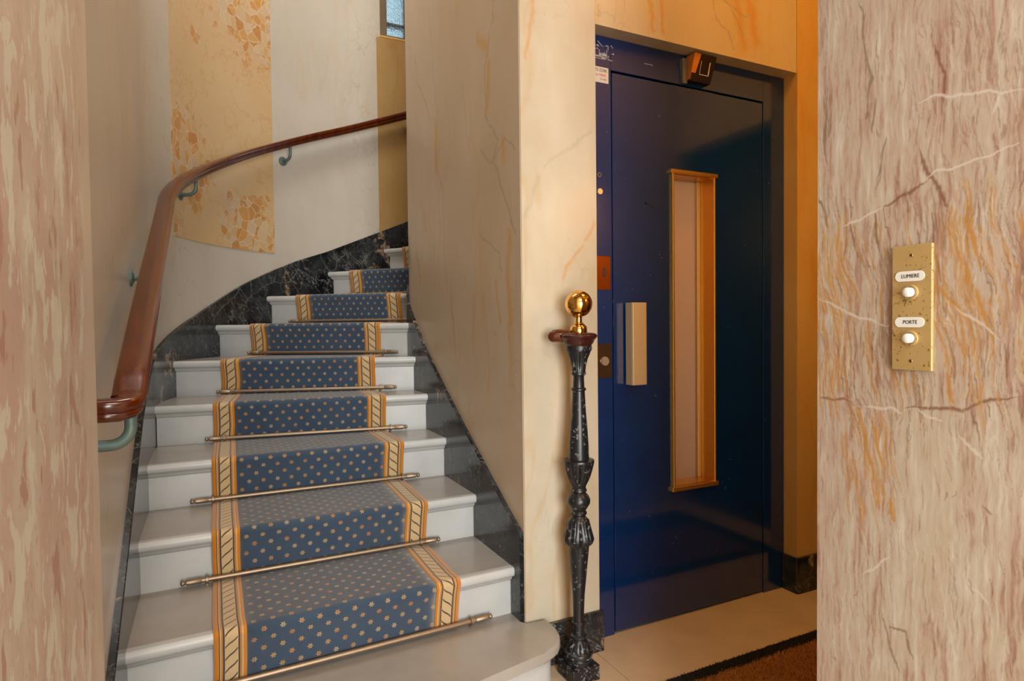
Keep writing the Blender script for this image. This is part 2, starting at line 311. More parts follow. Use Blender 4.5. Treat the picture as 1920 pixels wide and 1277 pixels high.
def breccia():
    m, nt, b = newmat('orange_breccia_marble')
    v = coords(nt, (1, 1, 0.9), (0, 0.3, 0), (0, 0, 0), 0.05, 9.0)
    vo = N(nt, 'ShaderNodeTexVoronoi', {'Vector': v, 'Scale': 21.0}, feature='F1')
    ed = N(nt, 'ShaderNodeTexVoronoi', {'Vector': v, 'Scale': 21.0}, feature='DISTANCE_TO_EDGE').outputs['Distance']
    cell = N(nt, 'ShaderNodeSeparateColor', {'Color': vo.outputs['Color']}).outputs[0]
    vo2 = N(nt, 'ShaderNodeTexVoronoi', {'Vector': v, 'Scale': 55.0}, feature='DISTANCE_TO_EDGE').outputs['Distance']
    cc = ramp(nt, cell, ((0.0, (0.45, 0.17, 0.015)), (0.4, (0.55, 0.26, 0.04)), (0.55, (0.53, 0.33, 0.15)), (0.8, (0.57, 0.42, 0.25)), (1.0, (0.50, 0.37, 0.24))))
    cc = mix(nt, ramp(nt, ed, ((0.0, 1.0), (0.05, 0.0))), cc, (0.66, 0.52, 0.36))
    cc = mix(nt, M_(nt, 'MULTIPLY', ramp(nt, vo2, ((0.0, 1.0), (0.04, 0.0))), 0.5), cc, (0.60, 0.44, 0.28))
    ground = mix(nt, noise(nt, coords(nt, (1, 1, 1), (0, 0, 0), (4, 2, 1), 0.2, 3.0), 4.0, 5), (0.56, 0.36, 0.16), (0.60, 0.44, 0.25))
    pos = N(nt, 'ShaderNodeTexCoord').outputs['Object']; bl_ = None
    for c_, r_ in (((-0.66, 2.02, 2.95), 0.46), ((-1.0, 1.60, 1.98), 0.30), ((-0.70, 1.98, 1.70), 0.26), ((-1.03, 1.50, 1.62), 0.14), ((-0.95, 1.70, 2.6), 0.05)):
        d_ = M_(nt, 'SUBTRACT', 1.0, M_(nt, 'DIVIDE', N(nt, 'ShaderNodeVectorMath', {0: pos, 1: c_}, operation='DISTANCE').outputs['Value'], r_))
        bl_ = d_ if bl_ is None else M_(nt, 'MAXIMUM', bl_, d_)
    rag = noise(nt, coords(nt, (1, 1, 1), (0, 0, 0), (2, 0, 0)), 9.0, 4, 0.65)
    msk = ramp(nt, M_(nt, 'ADD', bl_, M_(nt, 'MULTIPLY', M_(nt, 'SUBTRACT', rag, 0.5), 2.2)), ((0.18, 0.0), (0.40, 0.85)))
    col = mix(nt, msk, ground, cc)
    col = mix(nt, M_(nt, 'MULTIPLY', line(nt, noise(nt, v, 5.0, 4, 0.6), 0.02), 0.35), col, (0.50, 0.24, 0.05))
    nt.links.new(col, b.inputs['Base Color']); b.inputs['Roughness'].default_value = 0.38
    return m
BRECCIA = breccia()

def carpet(name, part):
    """UV.x metres across from the outer edge, UV.y metres along"""
    m, nt, b = newmat(name)
    uv = N(nt, 'ShaderNodeSeparateXYZ', {0: N(nt, 'ShaderNodeUVMap').outputs[0]}); x, y = uv.outputs[0], uv.outputs[1]
    grain = noise(nt, N(nt, 'ShaderNodeMapping', {'Vector': N(nt, 'ShaderNodeUVMap').outputs[0], 'Scale': (1, 1, 1)}).outputs[0], 900.0, 2)
    patch = noise(nt, N(nt, 'ShaderNodeUVMap').outputs[0], 9.0, 4)
    if part == 'field':
        PX, PY = 0.0500, 0.0600
        def flower(ox, oy):
            fx = M_(nt, 'MULTIPLY', M_(nt, 'SUBTRACT', M_(nt, 'FRACT', M_(nt, 'ADD', M_(nt, 'DIVIDE', x, PX), ox)), 0.5), PX)
            fy = M_(nt, 'MULTIPLY', M_(nt, 'SUBTRACT', M_(nt, 'FRACT', M_(nt, 'ADD', M_(nt, 'DIVIDE', y, PY), oy)), 0.5), PY)
            r = M_(nt, 'SQRT', M_(nt, 'ADD', M_(nt, 'MULTIPLY', fx, fx), M_(nt, 'MULTIPLY', fy, fy)))
            a = M_(nt, 'ARCTAN2', fy, fx)
            pet = M_(nt, 'ABSOLUTE', M_(nt, 'COSINE', M_(nt, 'MULTIPLY', a, 3.0)))
            lim = M_(nt, 'ADD', 0.0017, M_(nt, 'MULTIPLY', pet, 0.0066))
            inside = M_(nt, 'LESS_THAN', r, lim)
            return M_(nt, 'MULTIPLY', inside, M_(nt, 'GREATER_THAN', r, 0.0014))
        f = M_(nt, 'MAXIMUM', flower(0.0, 0.0), flower(0.5, 0.5))
        navy = mix(nt, patch, (0.032, 0.056, 0.094), (0.052, 0.082, 0.124))
        hue = noise(nt, N(nt, 'ShaderNodeUVMap').outputs[0], 21.0, 1)
        gold = ramp(nt, hue, ((0.35, (0.42, 0.17, 0.05)), (0.5, (0.42, 0.26, 0.10)), (0.65, (0.40, 0.31, 0.19))))
        col = mix(nt, f, navy, gold)
    else:
        stops = []
        O, D, C, B = (0.56, 0.20, 0.012), (0.045, 0.042, 0.05), (0.55, 0.40, 0.21), (0.46, 0.20, 0.045)
        for p, c in ((0, O), (.0125, D), (.0145, C), (.0172, B), (.0222, D), (.0262, C), (.0600, D), (.0640, B), (.0695, C), (.0728, O), (.0815, D)): stops.append((p/0.1, c))
        col = ramp(nt, M_(nt, 'DIVIDE', x, 0.1), stops, 'CONSTANT')
        # twisted rope between the stripes
        lx = M_(nt, 'SUBTRACT', x, 0.0262)
        s = M_(nt, 'MULTIPLY', M_(nt, 'SINE', M_(nt, 'MULTIPLY', lx, 2*PI/0.034)), -0.05)
        ph = M_(nt, 'FRACT', M_(nt, 'ADD', M_(nt, 'SUBTRACT', M_(nt, 'DIVIDE', y, 0.037), M_(nt, 'MULTIPLY', lx, 27.0)), s))
        stroke = M_(nt, 'LESS_THAN', ph, 0.15)
        inr = M_(nt, 'MULTIPLY', M_(nt, 'GREATER_THAN', x, 0.0275), M_(nt, 'LESS_THAN', x, 0.0588))
        col = mix(nt, M_(nt, 'MULTIPLY', stroke, inr), col, (0.07, 0.05, 0.045))
    nt.links.new(col, b.inputs['Base Color']); b.inputs['Roughness'].default_value = 0.95; b.inputs['Specular IOR Level'].default_value = 0.15
    b.inputs['Sheen Weight'].default_value = 0.55; b.inputs['Sheen Roughness'].default_value = 0.45; b.inputs['Sheen Tint'].default_value = (1.0, 0.94, 0.86, 1)
    bump(nt, b, grain, 0.5, 0.002)
    return m
FIELD = carpet('navy_flowered_carpet', 'field'); BORDER = carpet('rope_border_carpet', 'border')

def scuffed(name, col, rough, speck, thr=0.66, sc=55.0, **k):
    m, nt, b = newmat(name)
    n = noise(nt, coords(nt), sc, 4, 0.6); big = noise(nt, coords(nt), 7.0, 3)
    c = mix(nt, big, tuple(x*0.8 for x in col), tuple(x*1.2 for x in col))
    f = ramp(nt, M_(nt, 'ADD', n, M_(nt, 'MULTIPLY', M_(nt, 'SUBTRACT', big, 0.5), 0.25)), ((thr, 0.0), (thr+0.03, 1.0)))
    c = mix(nt, f, c, speck); nt.links.new(c, b.inputs['Base Color'])
    nt.links.new(M_(nt, 'ADD', rough, M_(nt, 'MULTIPLY', f, 0.35)), b.inputs['Roughness'])
    for kk, v in k.items(): b.inputs[kk].default_value = v
    return m
BLUE = scuffed('dark_blue_gloss_paint', (0.0012, 0.0225, 0.106), 0.14, (0.25, 0.30, 0.36), 0.735, 90.0, **{'Coat Weight': 0.9, 'Coat Roughness': 0.07})
IRON = scuffed('chipped_black_iron', (0.010, 0.011, 0.013), 0.32, (0.17, 0.155, 0.16), 0.61, 75.0)
WHITE = scuffed('white_gloss_paint', (0.48, 0.49, 0.48), 0.35, (0.50, 0.48, 0.44), 0.72, 14.0)
TREAD = scuffed('grey_beige_step_paint', (0.335, 0.307, 0.275), 0.26, (0.36, 0.31, 0.26), 0.74, 25.0)
STONE = scuffed('beige_floor_stone', (0.60, 0.47, 0.33), 0.30, (0.45, 0.33, 0.21), 0.73, 18.0)
WOOD = None
def mahogany():
    m, nt, b = newmat('polished_mahogany')
    v = coords(nt, (1, 0.12, 0.3), (0, 0, 0), (0, 0, 0), 0.03, 8.0)
    c = ramp(nt, noise(nt, v, 45.0, 4), ((0.35, (0.065, 0.010, 0.002)), (0.6, (0.100, 0.017, 0.002)), (0.75, (0.135, 0.026, 0.003))))
    nt.links.new(c, b.inputs['Base Color']); b.inputs['Roughness'].default_value = 0.16
    b.inputs['Coat Weight'].default_value = 0.15; b.inputs['Coat Roughness'].default_value = 0.1
    return m
WOOD = mahogany()
OLDWOOD = scuffed('worn_dark_mahogany', (0.045, 0.010, 0.008), 0.25, (0.20, 0.11, 0.09), 0.66, 110.0)
GREEN = plain('verdigris_iron', (0.115, 0.175, 0.16), 0.45, 0.2, 0.25, 40)
BRASS = plain('polished_brass', (0.80, 0.46, 0.12), 0.10, 1.0, 0.05, 20)
SATIN = plain('satin_gold_metal', (0.70, 0.52, 0.29), 0.36, 0.45, 0.04, 12)
GOLD = plain('gold_frame_metal', (0.80, 0.44, 0.09), 0.28, 0.9, 0.05, 12)
OLDBRASS = scuffed('tarnished_brass', (0.66, 0.47, 0.20), 0.36, (0.26, 0.16, 0.05), 0.62, 170.0, Metallic=0.5)
RODM = plain('aged_brass_rod', (0.30, 0.22, 0.145), 0.42, 0.75, 0.18, 60)
COPPER = plain('copper_plate', (0.62, 0.20, 0.05), 0.10, 1.0, 0.05, 10)
DARKMETAL = plain('dark_bronze_plate', (0.20, 0.13, 0.08), 0.2, 0.9, 0.1, 20)
ALU = plain('pale_metal', (0.62, 0.50, 0.38), 0.3, 0.7, 0.06, 50)
INK = plain('black_ink', (0.02, 0.02, 0.02), 0.6, 0, 0.1)
RED = plain('red_ink', (0.55, 0.06, 0.04), 0.6, 0, 0.1)
PAPER = plain('white_sticker', (0.62, 0.60, 0.56), 0.45, 0, 0.05)
PORC = plain('white_bakelite', (0.80, 0.80, 0.78), 0.25, 0, 0.03)
CHALK = plain('whitish_residue', (0.42, 0.42, 0.44), 0.7, 0, 0.2, 90)
ORANGEP = plain('orange_plastic', (0.62, 0.20, 0.02), 0.35, 0, 0.06)
DARKP = plain('dark_brown_plastic', (0.02, 0.010, 0.010), 0.2, 0, 0.1)
GREYM = plain('grey_metal', (0.22, 0.20, 0.18), 0.4, 0.6, 0.08)
PLASTER = plain('plain_plaster', (0.62, 0.55, 0.45), 0.7, 0, 0.05, 4)
DARKWOOD = plain('dark_wood_door', (0.022, 0.011, 0.007), 0.45, 0, 0.3, 25)
BROWNWOOD = plain('brown_window_wood', (0.16, 0.105, 0.06), 0.5, 0, 0.2, 30)
GAP = plain('dark_gap', (0.004, 0.004, 0.005), 0.7, 0, 0.1)
MATBLACK = plain('black_mat_border', (0.012, 0.010, 0.008), 0.9, 0, 0.3, 200)
MATRUST = plain('rust_coir_mat', (0.60, 0.24, 0.05), 0.95, 0, 0.35, 220, 0.5)
GROUT = plain('dark_joint', (0.18, 0.13, 0.08), 0.8, 0, 0.1)
def frosted():
    m, nt, b = newmat('frosted_wire_glass')
    n = noise(nt, coords(nt), 160.0, 3)
    b.inputs['Base Color'].default_value = (0.85, 0.56, 0.37, 1); b.inputs['Roughness'].default_value = 0.55
    b.inputs['Transmission Weight'].default_value = 0.55; bump(nt, b, n, 0.25, 0.002)
    return m
FROST = frosted()
def rippled():
    m, nt, b = newmat('rippled_window_glass')
    n = noise(nt, coords(nt, (1, 1, 0.6)), 130.0, 3)
    b.inputs['Base Color'].default_value = (0.70, 0.86, 0.90, 1); b.inputs['Roughness'].default_value = 0.12
    b.inputs['Transmission Weight'].default_value = 1.0; bump(nt, b, n, 0.8, 0.01)
    return m
RIPPLE = rippled()

# ------------------------------------------------------------------ plan curves
CX, CY = 0.08, 1.06            # centre of the curved outer wall
KX, KY, KR = 0.35, 1.20, 0.35  # centre and radius of the rounded core corner
def outer(S, R):
    """point on the outer wall line of radius R at wall length S (S = y on the straight part, angles measured at radius 1.2)"""
    if S <= CY: return (CX-R, S)
    th = (S-CY)/1.2
    if th <= PI/2: return (CX-R*math.cos(th), CY+R*math.sin(th))
    return (CX+(th-PI/2)*1.2, CY+R)
def outer_deg(d): return CY+1.2*math.radians(d)
def core(S, off=0.0):
    R = KR+off
    if S <= KY: return (KX-R, S)
    th = (S-KY)/KR
    if th <= PI/2: return (KX-R*math.cos(th), KY+R*math.sin(th))
    return (KX+(th-PI/2)*KR, KY+R)
def core_deg(d): return KY+KR*math.radians(d)
def srange(a, b, step=0.05):
    n = max(1, int(math.ceil(abs(b-a)/step))); return [a+(b-a)*i/n for i in range(n+1)]
S_END = CY+1.2*PI/2+1.75
RW = 1.215                     # wall surface
RISE = 0.165

# ------------------------------------------------------------------ structure: floor, walls, ceilings
floor = obj('floor', box(bmesh.new(), -2.6, 2.3, -5.4, 2.6, -0.25, -0.012), GROUT); tag(floor, kind='structure')
def slab(x0, x1, y0, y1): obj('stone_slab', box(bmesh.new(), x0, x1, y0, y1, -0.03, 0.0, 0.0015, 1), STONE, floor)
slab(0.272, 1.30, -0.262, 0.16); slab(1.302, 1.698, -0.262, 0.0); slab(-0.40, 0.270, -0.262, 0.0); slab(-1.135, -0.402, -0.262, 0.0)
for i in range(4):
    slab(-1.6+i*0.95+0.001, -1.6+(i+1)*0.95-0.001, -1.0, -0.264)
    for j in range(4): slab(-2.4+i*1.15+0.001, -2.4+(i+1)*1.15-0.001, -1.002-(j+1)*1.0, -1.004-j*1.0)

bm = bmesh.new()               # outer stair wall: straight, curved, straight again with a window hole
path = srange(-1.0, CY, 0.5) + srange(CY, CY+1.2*PI/2, 0.05)[1:]
inn = [outer(s, RW) for s in path]; out = [outer(s, RW+0.25) for s in path]
inn[-1] = (CX, CY+RW); out[-1] = (CX, CY+RW+0.25)
prism(bm, inn+out[::-1], 0, 5.0)
yb = CY+RW
WX0, WX1, WZ0, WZ1 = 0.138, 0.352, 3.055, 4.0
box(bm, CX, WX0, yb, yb+0.25, 0, 5.0); box(bm, WX1, 2.1, yb, yb+0.25, 0, 5.0)
box(bm, WX0, WX1, yb, yb+0.25, 0, WZ0); box(bm, WX0, WX1, yb, yb+0.25, WZ1, 5.0)
tag(obj('wall_left', bm, OUTER, smooth=25), kind='structure')

bm = bmesh.new()               # core between stairs and lift, with the lift opening
pts = [(0.292, 0), (0, 0)] + [core(s) for s in srange(0.4, KY, 0.4)] + [core(s) for s in srange(KY, KY+KR*PI/2, 0.03)[1:]] + [(2.1, KY+KR), (2.1, KY+KR-0.18), (0.42, KY+KR-0.18), (0.22, 1.1), (0.22, 0.20), (0.292, 0.16)]
prism(bm, pts, 0, 5.0)
tag(obj('wall_centre', bm, CORE, smooth=25), kind='structure')
bm = bmesh.new()
box(bm, 0.002, 0.2915, -0.004, 0.004, 0.0, 5.0)
frontw = obj('wall_lift', bm, CREAM); tag(frontw, kind='structure')
tag(obj('wall_lintel', box(bmesh.new(), 0.292, 1.279, -0.004, 0.16, 2.163, 3.6), LINTEL), kind='structure')
bm = bmesh.new()
box(bm, 1.280, 1.699, -0.008, 0.16, 0, 3.6)
tag(obj('wall_right', bm, AMBER), kind='structure')
bm = bmesh.new()
box(bm, 1.70, 1.90, -1.3, 0.3, 2.18, 3.2); box(bm, 1.70, 1.90, -1.3, -1.085, 0, 2.18); box(bm, 1.70, 1.90, -0.10, 0.3, 0, 2.18)
tag(obj('wall_far_right', bm, CREAM), kind='structure')
d2 = obj('door_2', box(bmesh.new(), 1.82, 1.87, -1.085, -0.10, 0, 2.18, 0.004), DARKWOOD); tag(d2, kind='structure')
bm = bmesh.new()               # partition towards the entrance hall
box(bm, 0.62, 2.3, -1.30, -1.10, 0, 3.2); box(bm, -2.6, -1.60, -1.45, -1.25, 0, 3.2); box(bm, -1.6, 2.3, -1.45, -1.05, 2.75, 3.2)
tag(obj('wall_front', bm, PLASTER), kind='structure')
bm = bmesh.new()
box(bm, -2.6, -2.4, -5.2, -1.45, 0, 3.2); box(bm, 2.0, 2.2, -5.2, -1.30, 0, 3.2)
box(bm, -2.6, -1.9, -5.2, -5.0, 0, 3.2); box(bm, 0.1, 2.2, -5.2, -5.0, 0, 3.2); box(bm, -1.9, 0.1, -5.2, -5.0, 2.5, 3.2)
tag(obj('wall_hall', bm, PLASTER), kind='structure')
bm = bmesh.new()
box(bm, -2.6, 2.3, -5.2, 0.05, 3.0, 3.15)
tag(obj('ceiling', bm, PLASTER), kind='structure')
bm = bmesh.new(); box(bm, -1.4, 2.3, -0.05, 2.6, 5.0, 5.15); box(bm, -1.4, 0.0, -0.05, 0.05, 3.0, 5.0)
tag(obj('ceiling_stairwell', bm, PLASTER), kind='structure')

# upper window of the stairwell
win = empty('window_1', (WX0, yb, WZ0), kind='structure')
def wpart(name, bm, mat): 
    o = obj(name, bm, mat); o.parent = win; o.matrix_parent_inverse = Matrix.Translation((-WX0, -yb, -WZ0)); return o
bm = bmesh.new()
box(bm, WX0, WX0+0.048, yb+0.004, yb+0.06, WZ0, WZ1, 0.003); box(bm, WX1-0.045, WX1, yb+0.004, yb+0.06, WZ0, WZ1, 0.003)
box(bm, WX0+0.048, WX1-0.045, yb+0.004, yb+0.06, WZ1-0.05, WZ1, 0.003); box(bm, WX0+0.048, WX1-0.045, yb+0.004, yb+0.06, WZ0, WZ0+0.012, 0.002)
wpart('window_frame', bm, BROWNWOOD)
wpart('pane', box(bmesh.new(), WX0+0.046, WX1-0.043, yb+0.028, yb+0.034, WZ0+0.01, WZ1-0.045), RIPPLE)
wpart('glazing_bar', box(bmesh.new(), WX0+0.04, WX1-0.04, yb+0.045, yb+0.075, WZ0+0.09, WZ0+0.115), GREYM)
wpart('sill', box(bmesh.new(), WX0-0.004, WX1+0.004, yb-0.006, yb+0.02, WZ0-0.014, WZ0, 0.002), AMBER)

# marble panels on the stair wall
def arc_panel(name, d0, d1, z0, z1, mat, th=0.004):
    ss = srange(outer_deg(d0), outer_deg(d1), 0.04)
    return obj(name, prism(bmesh.new(), [outer(s, RW-th) for s in ss]+[outer(s, RW+0.002) for s in ss][::-1], z0, z1), mat, smooth=25)
tag(arc_panel('marble_panel', 21.3, 58.3, 1.575, 4.6, BRECCIA), 'orange brecciated marble panel above the curved handrail', 'wall panel')
tag(obj('marble_panel', box(bmesh.new(), 0.112, 0.75, yb-0.005, yb+0.001, 1.60, WZ0-0.015, 0.001, 1), WARM_SHADE), 'amber marble panel, warm shade painted in, under the small stair window', 'wall panel')

# ------------------------------------------------------------------ pillars of the opening
def veined_face(x, y0, y1, z0, z1, step):
    """grid on the pillar's inner face that carries the drawn veins as a colour attribute"""
    import numpy as np
    ny, nz = int((y1-y0)/step), int((z1-z0)/step)
    Y, Z = np.meshgrid(np.linspace(y0, y1, ny+1), np.linspace(z0, z1, nz+1))
    rng = np.random.default_rng(5)
    A = np.zeros((4,)+Y.shape)          # dark rust, orange rust, white, hairline
    # smooth random warp so that strokes are never straight
    wy = np.zeros_like(Y); wz = np.zeros_like(Y)
    for f_, amp in ((9, .004), (23, .0022), (61, .0012), (140, .0006)):
        for _ in range(3):
            a, b, p, q = rng.normal(size=4); wy += amp*0.6*np.sin(f_*(a*Y*2+b*Z)*2+p*9); wz += amp*0.6*np.sin(f_*(b*Y*2-a*Z)*2+q*9)
    def stroke(ch, pts_, width, strength, taper=True, wscale=1.0):
        n_ = len(pts_)-1
        for i_, (a, b) in enumerate(zip(pts_, pts_[1:])):
            m_ = width*4+.012
            lo_y, hi_y = min(a[0], b[0])-m_, max(a[0], b[0])+m_; lo_z, hi_z = min(a[1], b[1])-m_, max(a[1], b[1])+m_
            iy = slice(max(0, int((lo_y-y0)/step)), max(0, int((hi_y-y0)/step)+2)); iz = slice(max(0, int((lo_z-z0)/step)), max(0, int((hi_z-z0)/step)+2))
            yy = Y[iz, iy]+wy[iz, iy]*wscale; zz = Z[iz, iy]+wz[iz, iy]*wscale
            if yy.size == 0: continue
            by, bz = b[0]-a[0], b[1]-a[1]; t_ = np.clip(((yy-a[0])*by+(zz-a[1])*bz)/(by*by+bz*bz+1e-12), 0, 1)
            d_ = np.hypot(yy-a[0]-t_*by, zz-a[1]-t_*bz)
            g = (i_+t_)/n_; w_ = width*(np.minimum(1, 4*g*(1-g)+0.25) if taper else 1)
            A[ch][iz, iy] = np.maximum(A[ch][iz, iy], strength*np.clip(1.25-d_/w_, 0, 1))
    for _, width, strength, lines in PV[1][:1]:
        for l in lines: stroke(3, l, .0024, .8)
    for l in PV[1][1][3]: stroke(0, l, .0032, .85)
    for l in PV[1][2][3]: stroke(1, l, .0042, .85)
    for l in PV[1][3][3]: stroke(2, l, .0024, .8, True, 0.9)
    # many short strokes along the grain
    def grain(ch, n_, zlo, zhi, llo, lhi, w_, s_, ylo=y0, yhi=y1, lean=-0.16):
        for _ in range(n_):
            y_ = rng.uniform(ylo, yhi); z_ = rng.uniform(zlo, zhi); L_ = rng.uniform(llo, lhi); k_ = lean+rng.normal()*0.05
            stroke(ch, [(y_, z_), (y_+k_*L_*-0.5, z_-L_*0.5), (y_+k_*L_*-1.0+rng.normal()*0.002, z_-L_)], w_*rng.uniform(.6, 1.4), s_*rng.uniform(.5, 1))
    grain(0, 230, 1.02, 1.36, .02, .09, .0011, .8, lean=0.13)
    grain(1, 90, 1.04, 1.36, .03, .11, .0019, .8, lean=0.13)
    grain(1, 70, 1.06, 1.34, .03, .12, .0024, .8, -1.07, -1.0, 0.12)
    grain(1, 60, 1.08, 1.36, .03, .12, .0022, .8, -1.29, -1.21, 0.13)
    grain(1, 45, 0.86, 1.02, .04, .12, .0016, .8, -1.16, -1.05, 0.18)
    grain(0, 50, 0.96, 1.08, .02, .06, .0011, .8, -1.20, -1.05, 0.16)
    grain(0, 420, 0.45, 1.75, .015, .055, .0010, .5, lean=0.04)
    grain(0, 120, 1.28, 1.62, .02, .06, .0011, .6, -1.33, -1.2, 0.05)
    grain(2, 520, 0.45, 1.74, .015, .06, .0011, .45, lean=0.04)
    grain(3, 80, 0.5, 1.7, .01, .05, .0009, .6, lean=0.05)
    co = np.stack([np.full(Y.size, x), Y.ravel(), Z.ravel()], 1)
    ix = np.arange((ny+1)*(nz+1)).reshape(nz+1, ny+1)
    F_ = np.stack([ix[:-1, 1:], ix[:-1, :-1], ix[1:, :-1], ix[1:, 1:]], -1).reshape(-1, 4)
    return co, F_, A.reshape(4, -1).T
def pillar_mesh():
    import numpy as np
    X0, X1, Y0, Y1, Z1 = 0.11, 0.62, -1.45, -1.002, 2.75
    ys, ze = (-1.345, -1.002), (0.45, 1.76)
    co, F_, A = veined_face(X0, ys[0], ys[1], ze[0], ze[1], 0.0014)
    n0 = len(co)
    ex = [(X0, Y0, 0), (X0, Y1, 0), (X0, Y0, Z1), (X0, Y1, Z1), (X1, Y0, 0), (X1, Y1, 0), (X1, Y0, Z1), (X1, Y1, Z1), (X0, ys[0], 0), (X0, ys[0], Z1), (X0, ys[0], ze[0]), (X0, Y1, ze[0]), (X0, ys[0], ze[1]), (X0, Y1, ze[1])]
    q = [(0, 8, 9, 2), (8, 1, 11, 10), (12, 13, 3, 9), (4, 5, 7, 6), (0, 2, 6, 4), (1, 5, 7, 3), (0, 4, 5, 1), (2, 3, 7, 6)]
    q[0] = (8, 0, 2, 9); q[1] = (1, 8, 10, 11); q[2] = (13, 12, 9, 3)
    me = bpy.data.meshes.new('pillar')
    me.from_pydata(np.concatenate([co, np.array(ex)]).tolist(), [], F_.tolist()+[tuple(n0+i_ for i_ in f) for f in q])
    at = me.color_attributes.new('veins', 'FLOAT_COLOR', 'POINT')
    at.data.foreach_set('color', np.concatenate([A, np.zeros((len(ex), 4))]).ravel().astype('f4'))
    return me
pl = obj('pillar', pillar_mesh(), PILLAR)
tag(pl, 'streaked pink marble pillar carrying the brass switch plate', 'pillar')
rr = 0.060; PLX = -1.0145
pp = [(-1.60, -0.985)] + [(PLX-rr+rr*math.sin(a), -0.985-rr+rr*math.cos(a)) for a in [PI/2*i/14 for i in range(15)]] + [(PLX, -1.45), (-1.60, -1.45)]
pl2 = obj('pillar', prism(bmesh.new(), pp, 0, 2.75), PILLAR_L, smooth=30)
tag(pl2, 'pale pink marble pillar with a rounded edge at the far left', 'pillar')

# ------------------------------------------------------------------ staircase
SO = {2: 0.005, 3: 0.36, 4: 0.705, 5: 1.08, 6: outer_deg(17.2), 7: outer_deg(36.5), 8: outer_deg(54.8), 9: outer_deg(74.8)}
SO[10] = CY+1.2*PI/2+0.056; SO[11] = SO[10]+0.35; SO[12] = SO[11]+0.35; SO[13] = SO[12]+0.33; SO[14] = SO[13]+0.3
SK = {2: 0.043, 3: 0.365, 4: 0.69, 5: 0.93, 6: 1.11, 7: 1.22, 8: core_deg(55), 9: KY+KR*PI/2+0.07}
SK[10] = SK[9]+0.26; SK[11] = SK[10]+0.27; SK[12] = SK[11]+0.26; SK[13] = SK[12]+0.26; SK[14] = SK[13]+0.26
RO, KO = 1.198, 0.014          # edge of the steps on both sides
def nose(k): return Vector(outer(SO[k], RO)), Vector(core(SK[k], KO))
def back(k, d):
    """nosing line k moved d uphill"""
    a, b = nose(k); e = (b-a).normalized(); n = Vector((-e.y, e.x)); 
    return a+n*d, b+n*d
SET = 0.030
st = empty('staircase', (-0.55, -0.2, 0)); tag(st, 'winding staircase of white risers and grey-beige painted treads', 'staircase')
def child(o, p):
    o.parent = p; o.matrix_parent_inverse = p.matrix_basis.inverted() if p.matrix_basis else Matrix(); return o
def stair_part(name, bm, mat, smooth=None): return child(obj(name, bm, mat, smooth=smooth), st)
NT = 0.030
def tread_poly(k, front):
    a, b = back(k, front); c, d = back(k+1, SET+0.02)
    L = [outer(s, RO) for s in srange(SO[k], SO[k+1], 0.05)][1:-1]
    K = [core(s, KO) for s in srange(SK[k], SK[k+1], 0.04)][1:-1]
    K = [q for q in K if True]
    return [tuple(a)] + L + [tuple(c), tuple(d)] + K[::-1] + [tuple(b)]
for k in range(2, 13):
    z = k*RISE
    t = stair_part('tread', prism(bmesh.new(), tread_poly(k, 0.010), z-NT, z), TREAD)
    # half-round nosing with a cove under it
    a, b = nose(k); e = (b-a).normalized(); n = Vector((-e.y, e.x))
    prof = [(0.030, 0.0), (0.010, 0.0006)] + [(0.010-0.012*math.sin(q)**0.8 if q > 0 else 0.010, -0.015+0.0156*math.cos(q)) for q in [PI*i/10 for i in range(1, 10)]] + [(0.010, -0.0306), (0.016, -0.034), (0.019, -0.042), (0.026, -0.049), (0.033, -0.050), (0.033, -0.031)]
    rings = []
    ins = 0.004
    for p in (a+e*(0.0), b-e*(0.0)):
        rings.append([(p.x+n.x*d, p.y+n.y*d, z+h) for d, h in prof])
    nb = loft(bmesh.new(), rings)
    o = obj('nosing', nb, WHITE, t, smooth=40)
    o.matrix_parent_inverse = Matrix()
    a, b = back(k, SET); c, d = back(k, SET+0.02)
    stair_part('riser', prism(bmesh.new(), [tuple(a), tuple(b), tuple(d), tuple(c)], (k-1)*RISE-0.001, z-NT), WHITE)
# first step with its rounded end
front = [(-1.118, -0.425), (-0.80, -0.355), (-0.50, -0.293), (-0.266, -0.246), (-0.11, -0.215), (-0.04, -0.203), (-0.005, -0.193), (0.022, -0.178), (0.043, -0.155), (0.060, -0.125), (0.070, -0.090), (0.073, -0.055), (0.070, -0.024)]
a, b = back(2, SET+0.02)
o1 = front + [(0.0, -0.0165), (-0.013, 0.0)] + [tuple(b), tuple(a)]
bm = bmesh.new(); prism(bm, o1, RISE-0.034, RISE)
es = [e for e in bm.edges if abs(e.verts[0].co.z-e.verts[1].co.z) < 1e-5 and all(v.co.y < -0.022 for v in e.verts)]
bmesh.ops.bevel(bm, geom=es, offset=0.010, segments=3, affect='EDGES', profile=0.5)
stair_part('tread', bm, TREAD, 40)
def inset(pts, d):
    out_ = []
    for i, p in enumerate(pts):
        q0 = Vector(pts[max(i-1, 0)]); q1 = Vector(pts[min(i+1, len(pts)-1)]); t_ = (q1-q0).normalized(); out_.append((p[0]-t_.y*d, p[1]+t_.x*d))
    return out_
fi = inset(front, 0.030); fi[-1] = (0.040, -0.018)
bk = [(p[0], p[1]) for p in inset(front, 0.055)]; bk[-1] = (0.015, -0.018)
stair_part('riser', prism(bmesh.new(), fi+bk[::-1], 0.0, RISE-0.034), WHITE, 30)

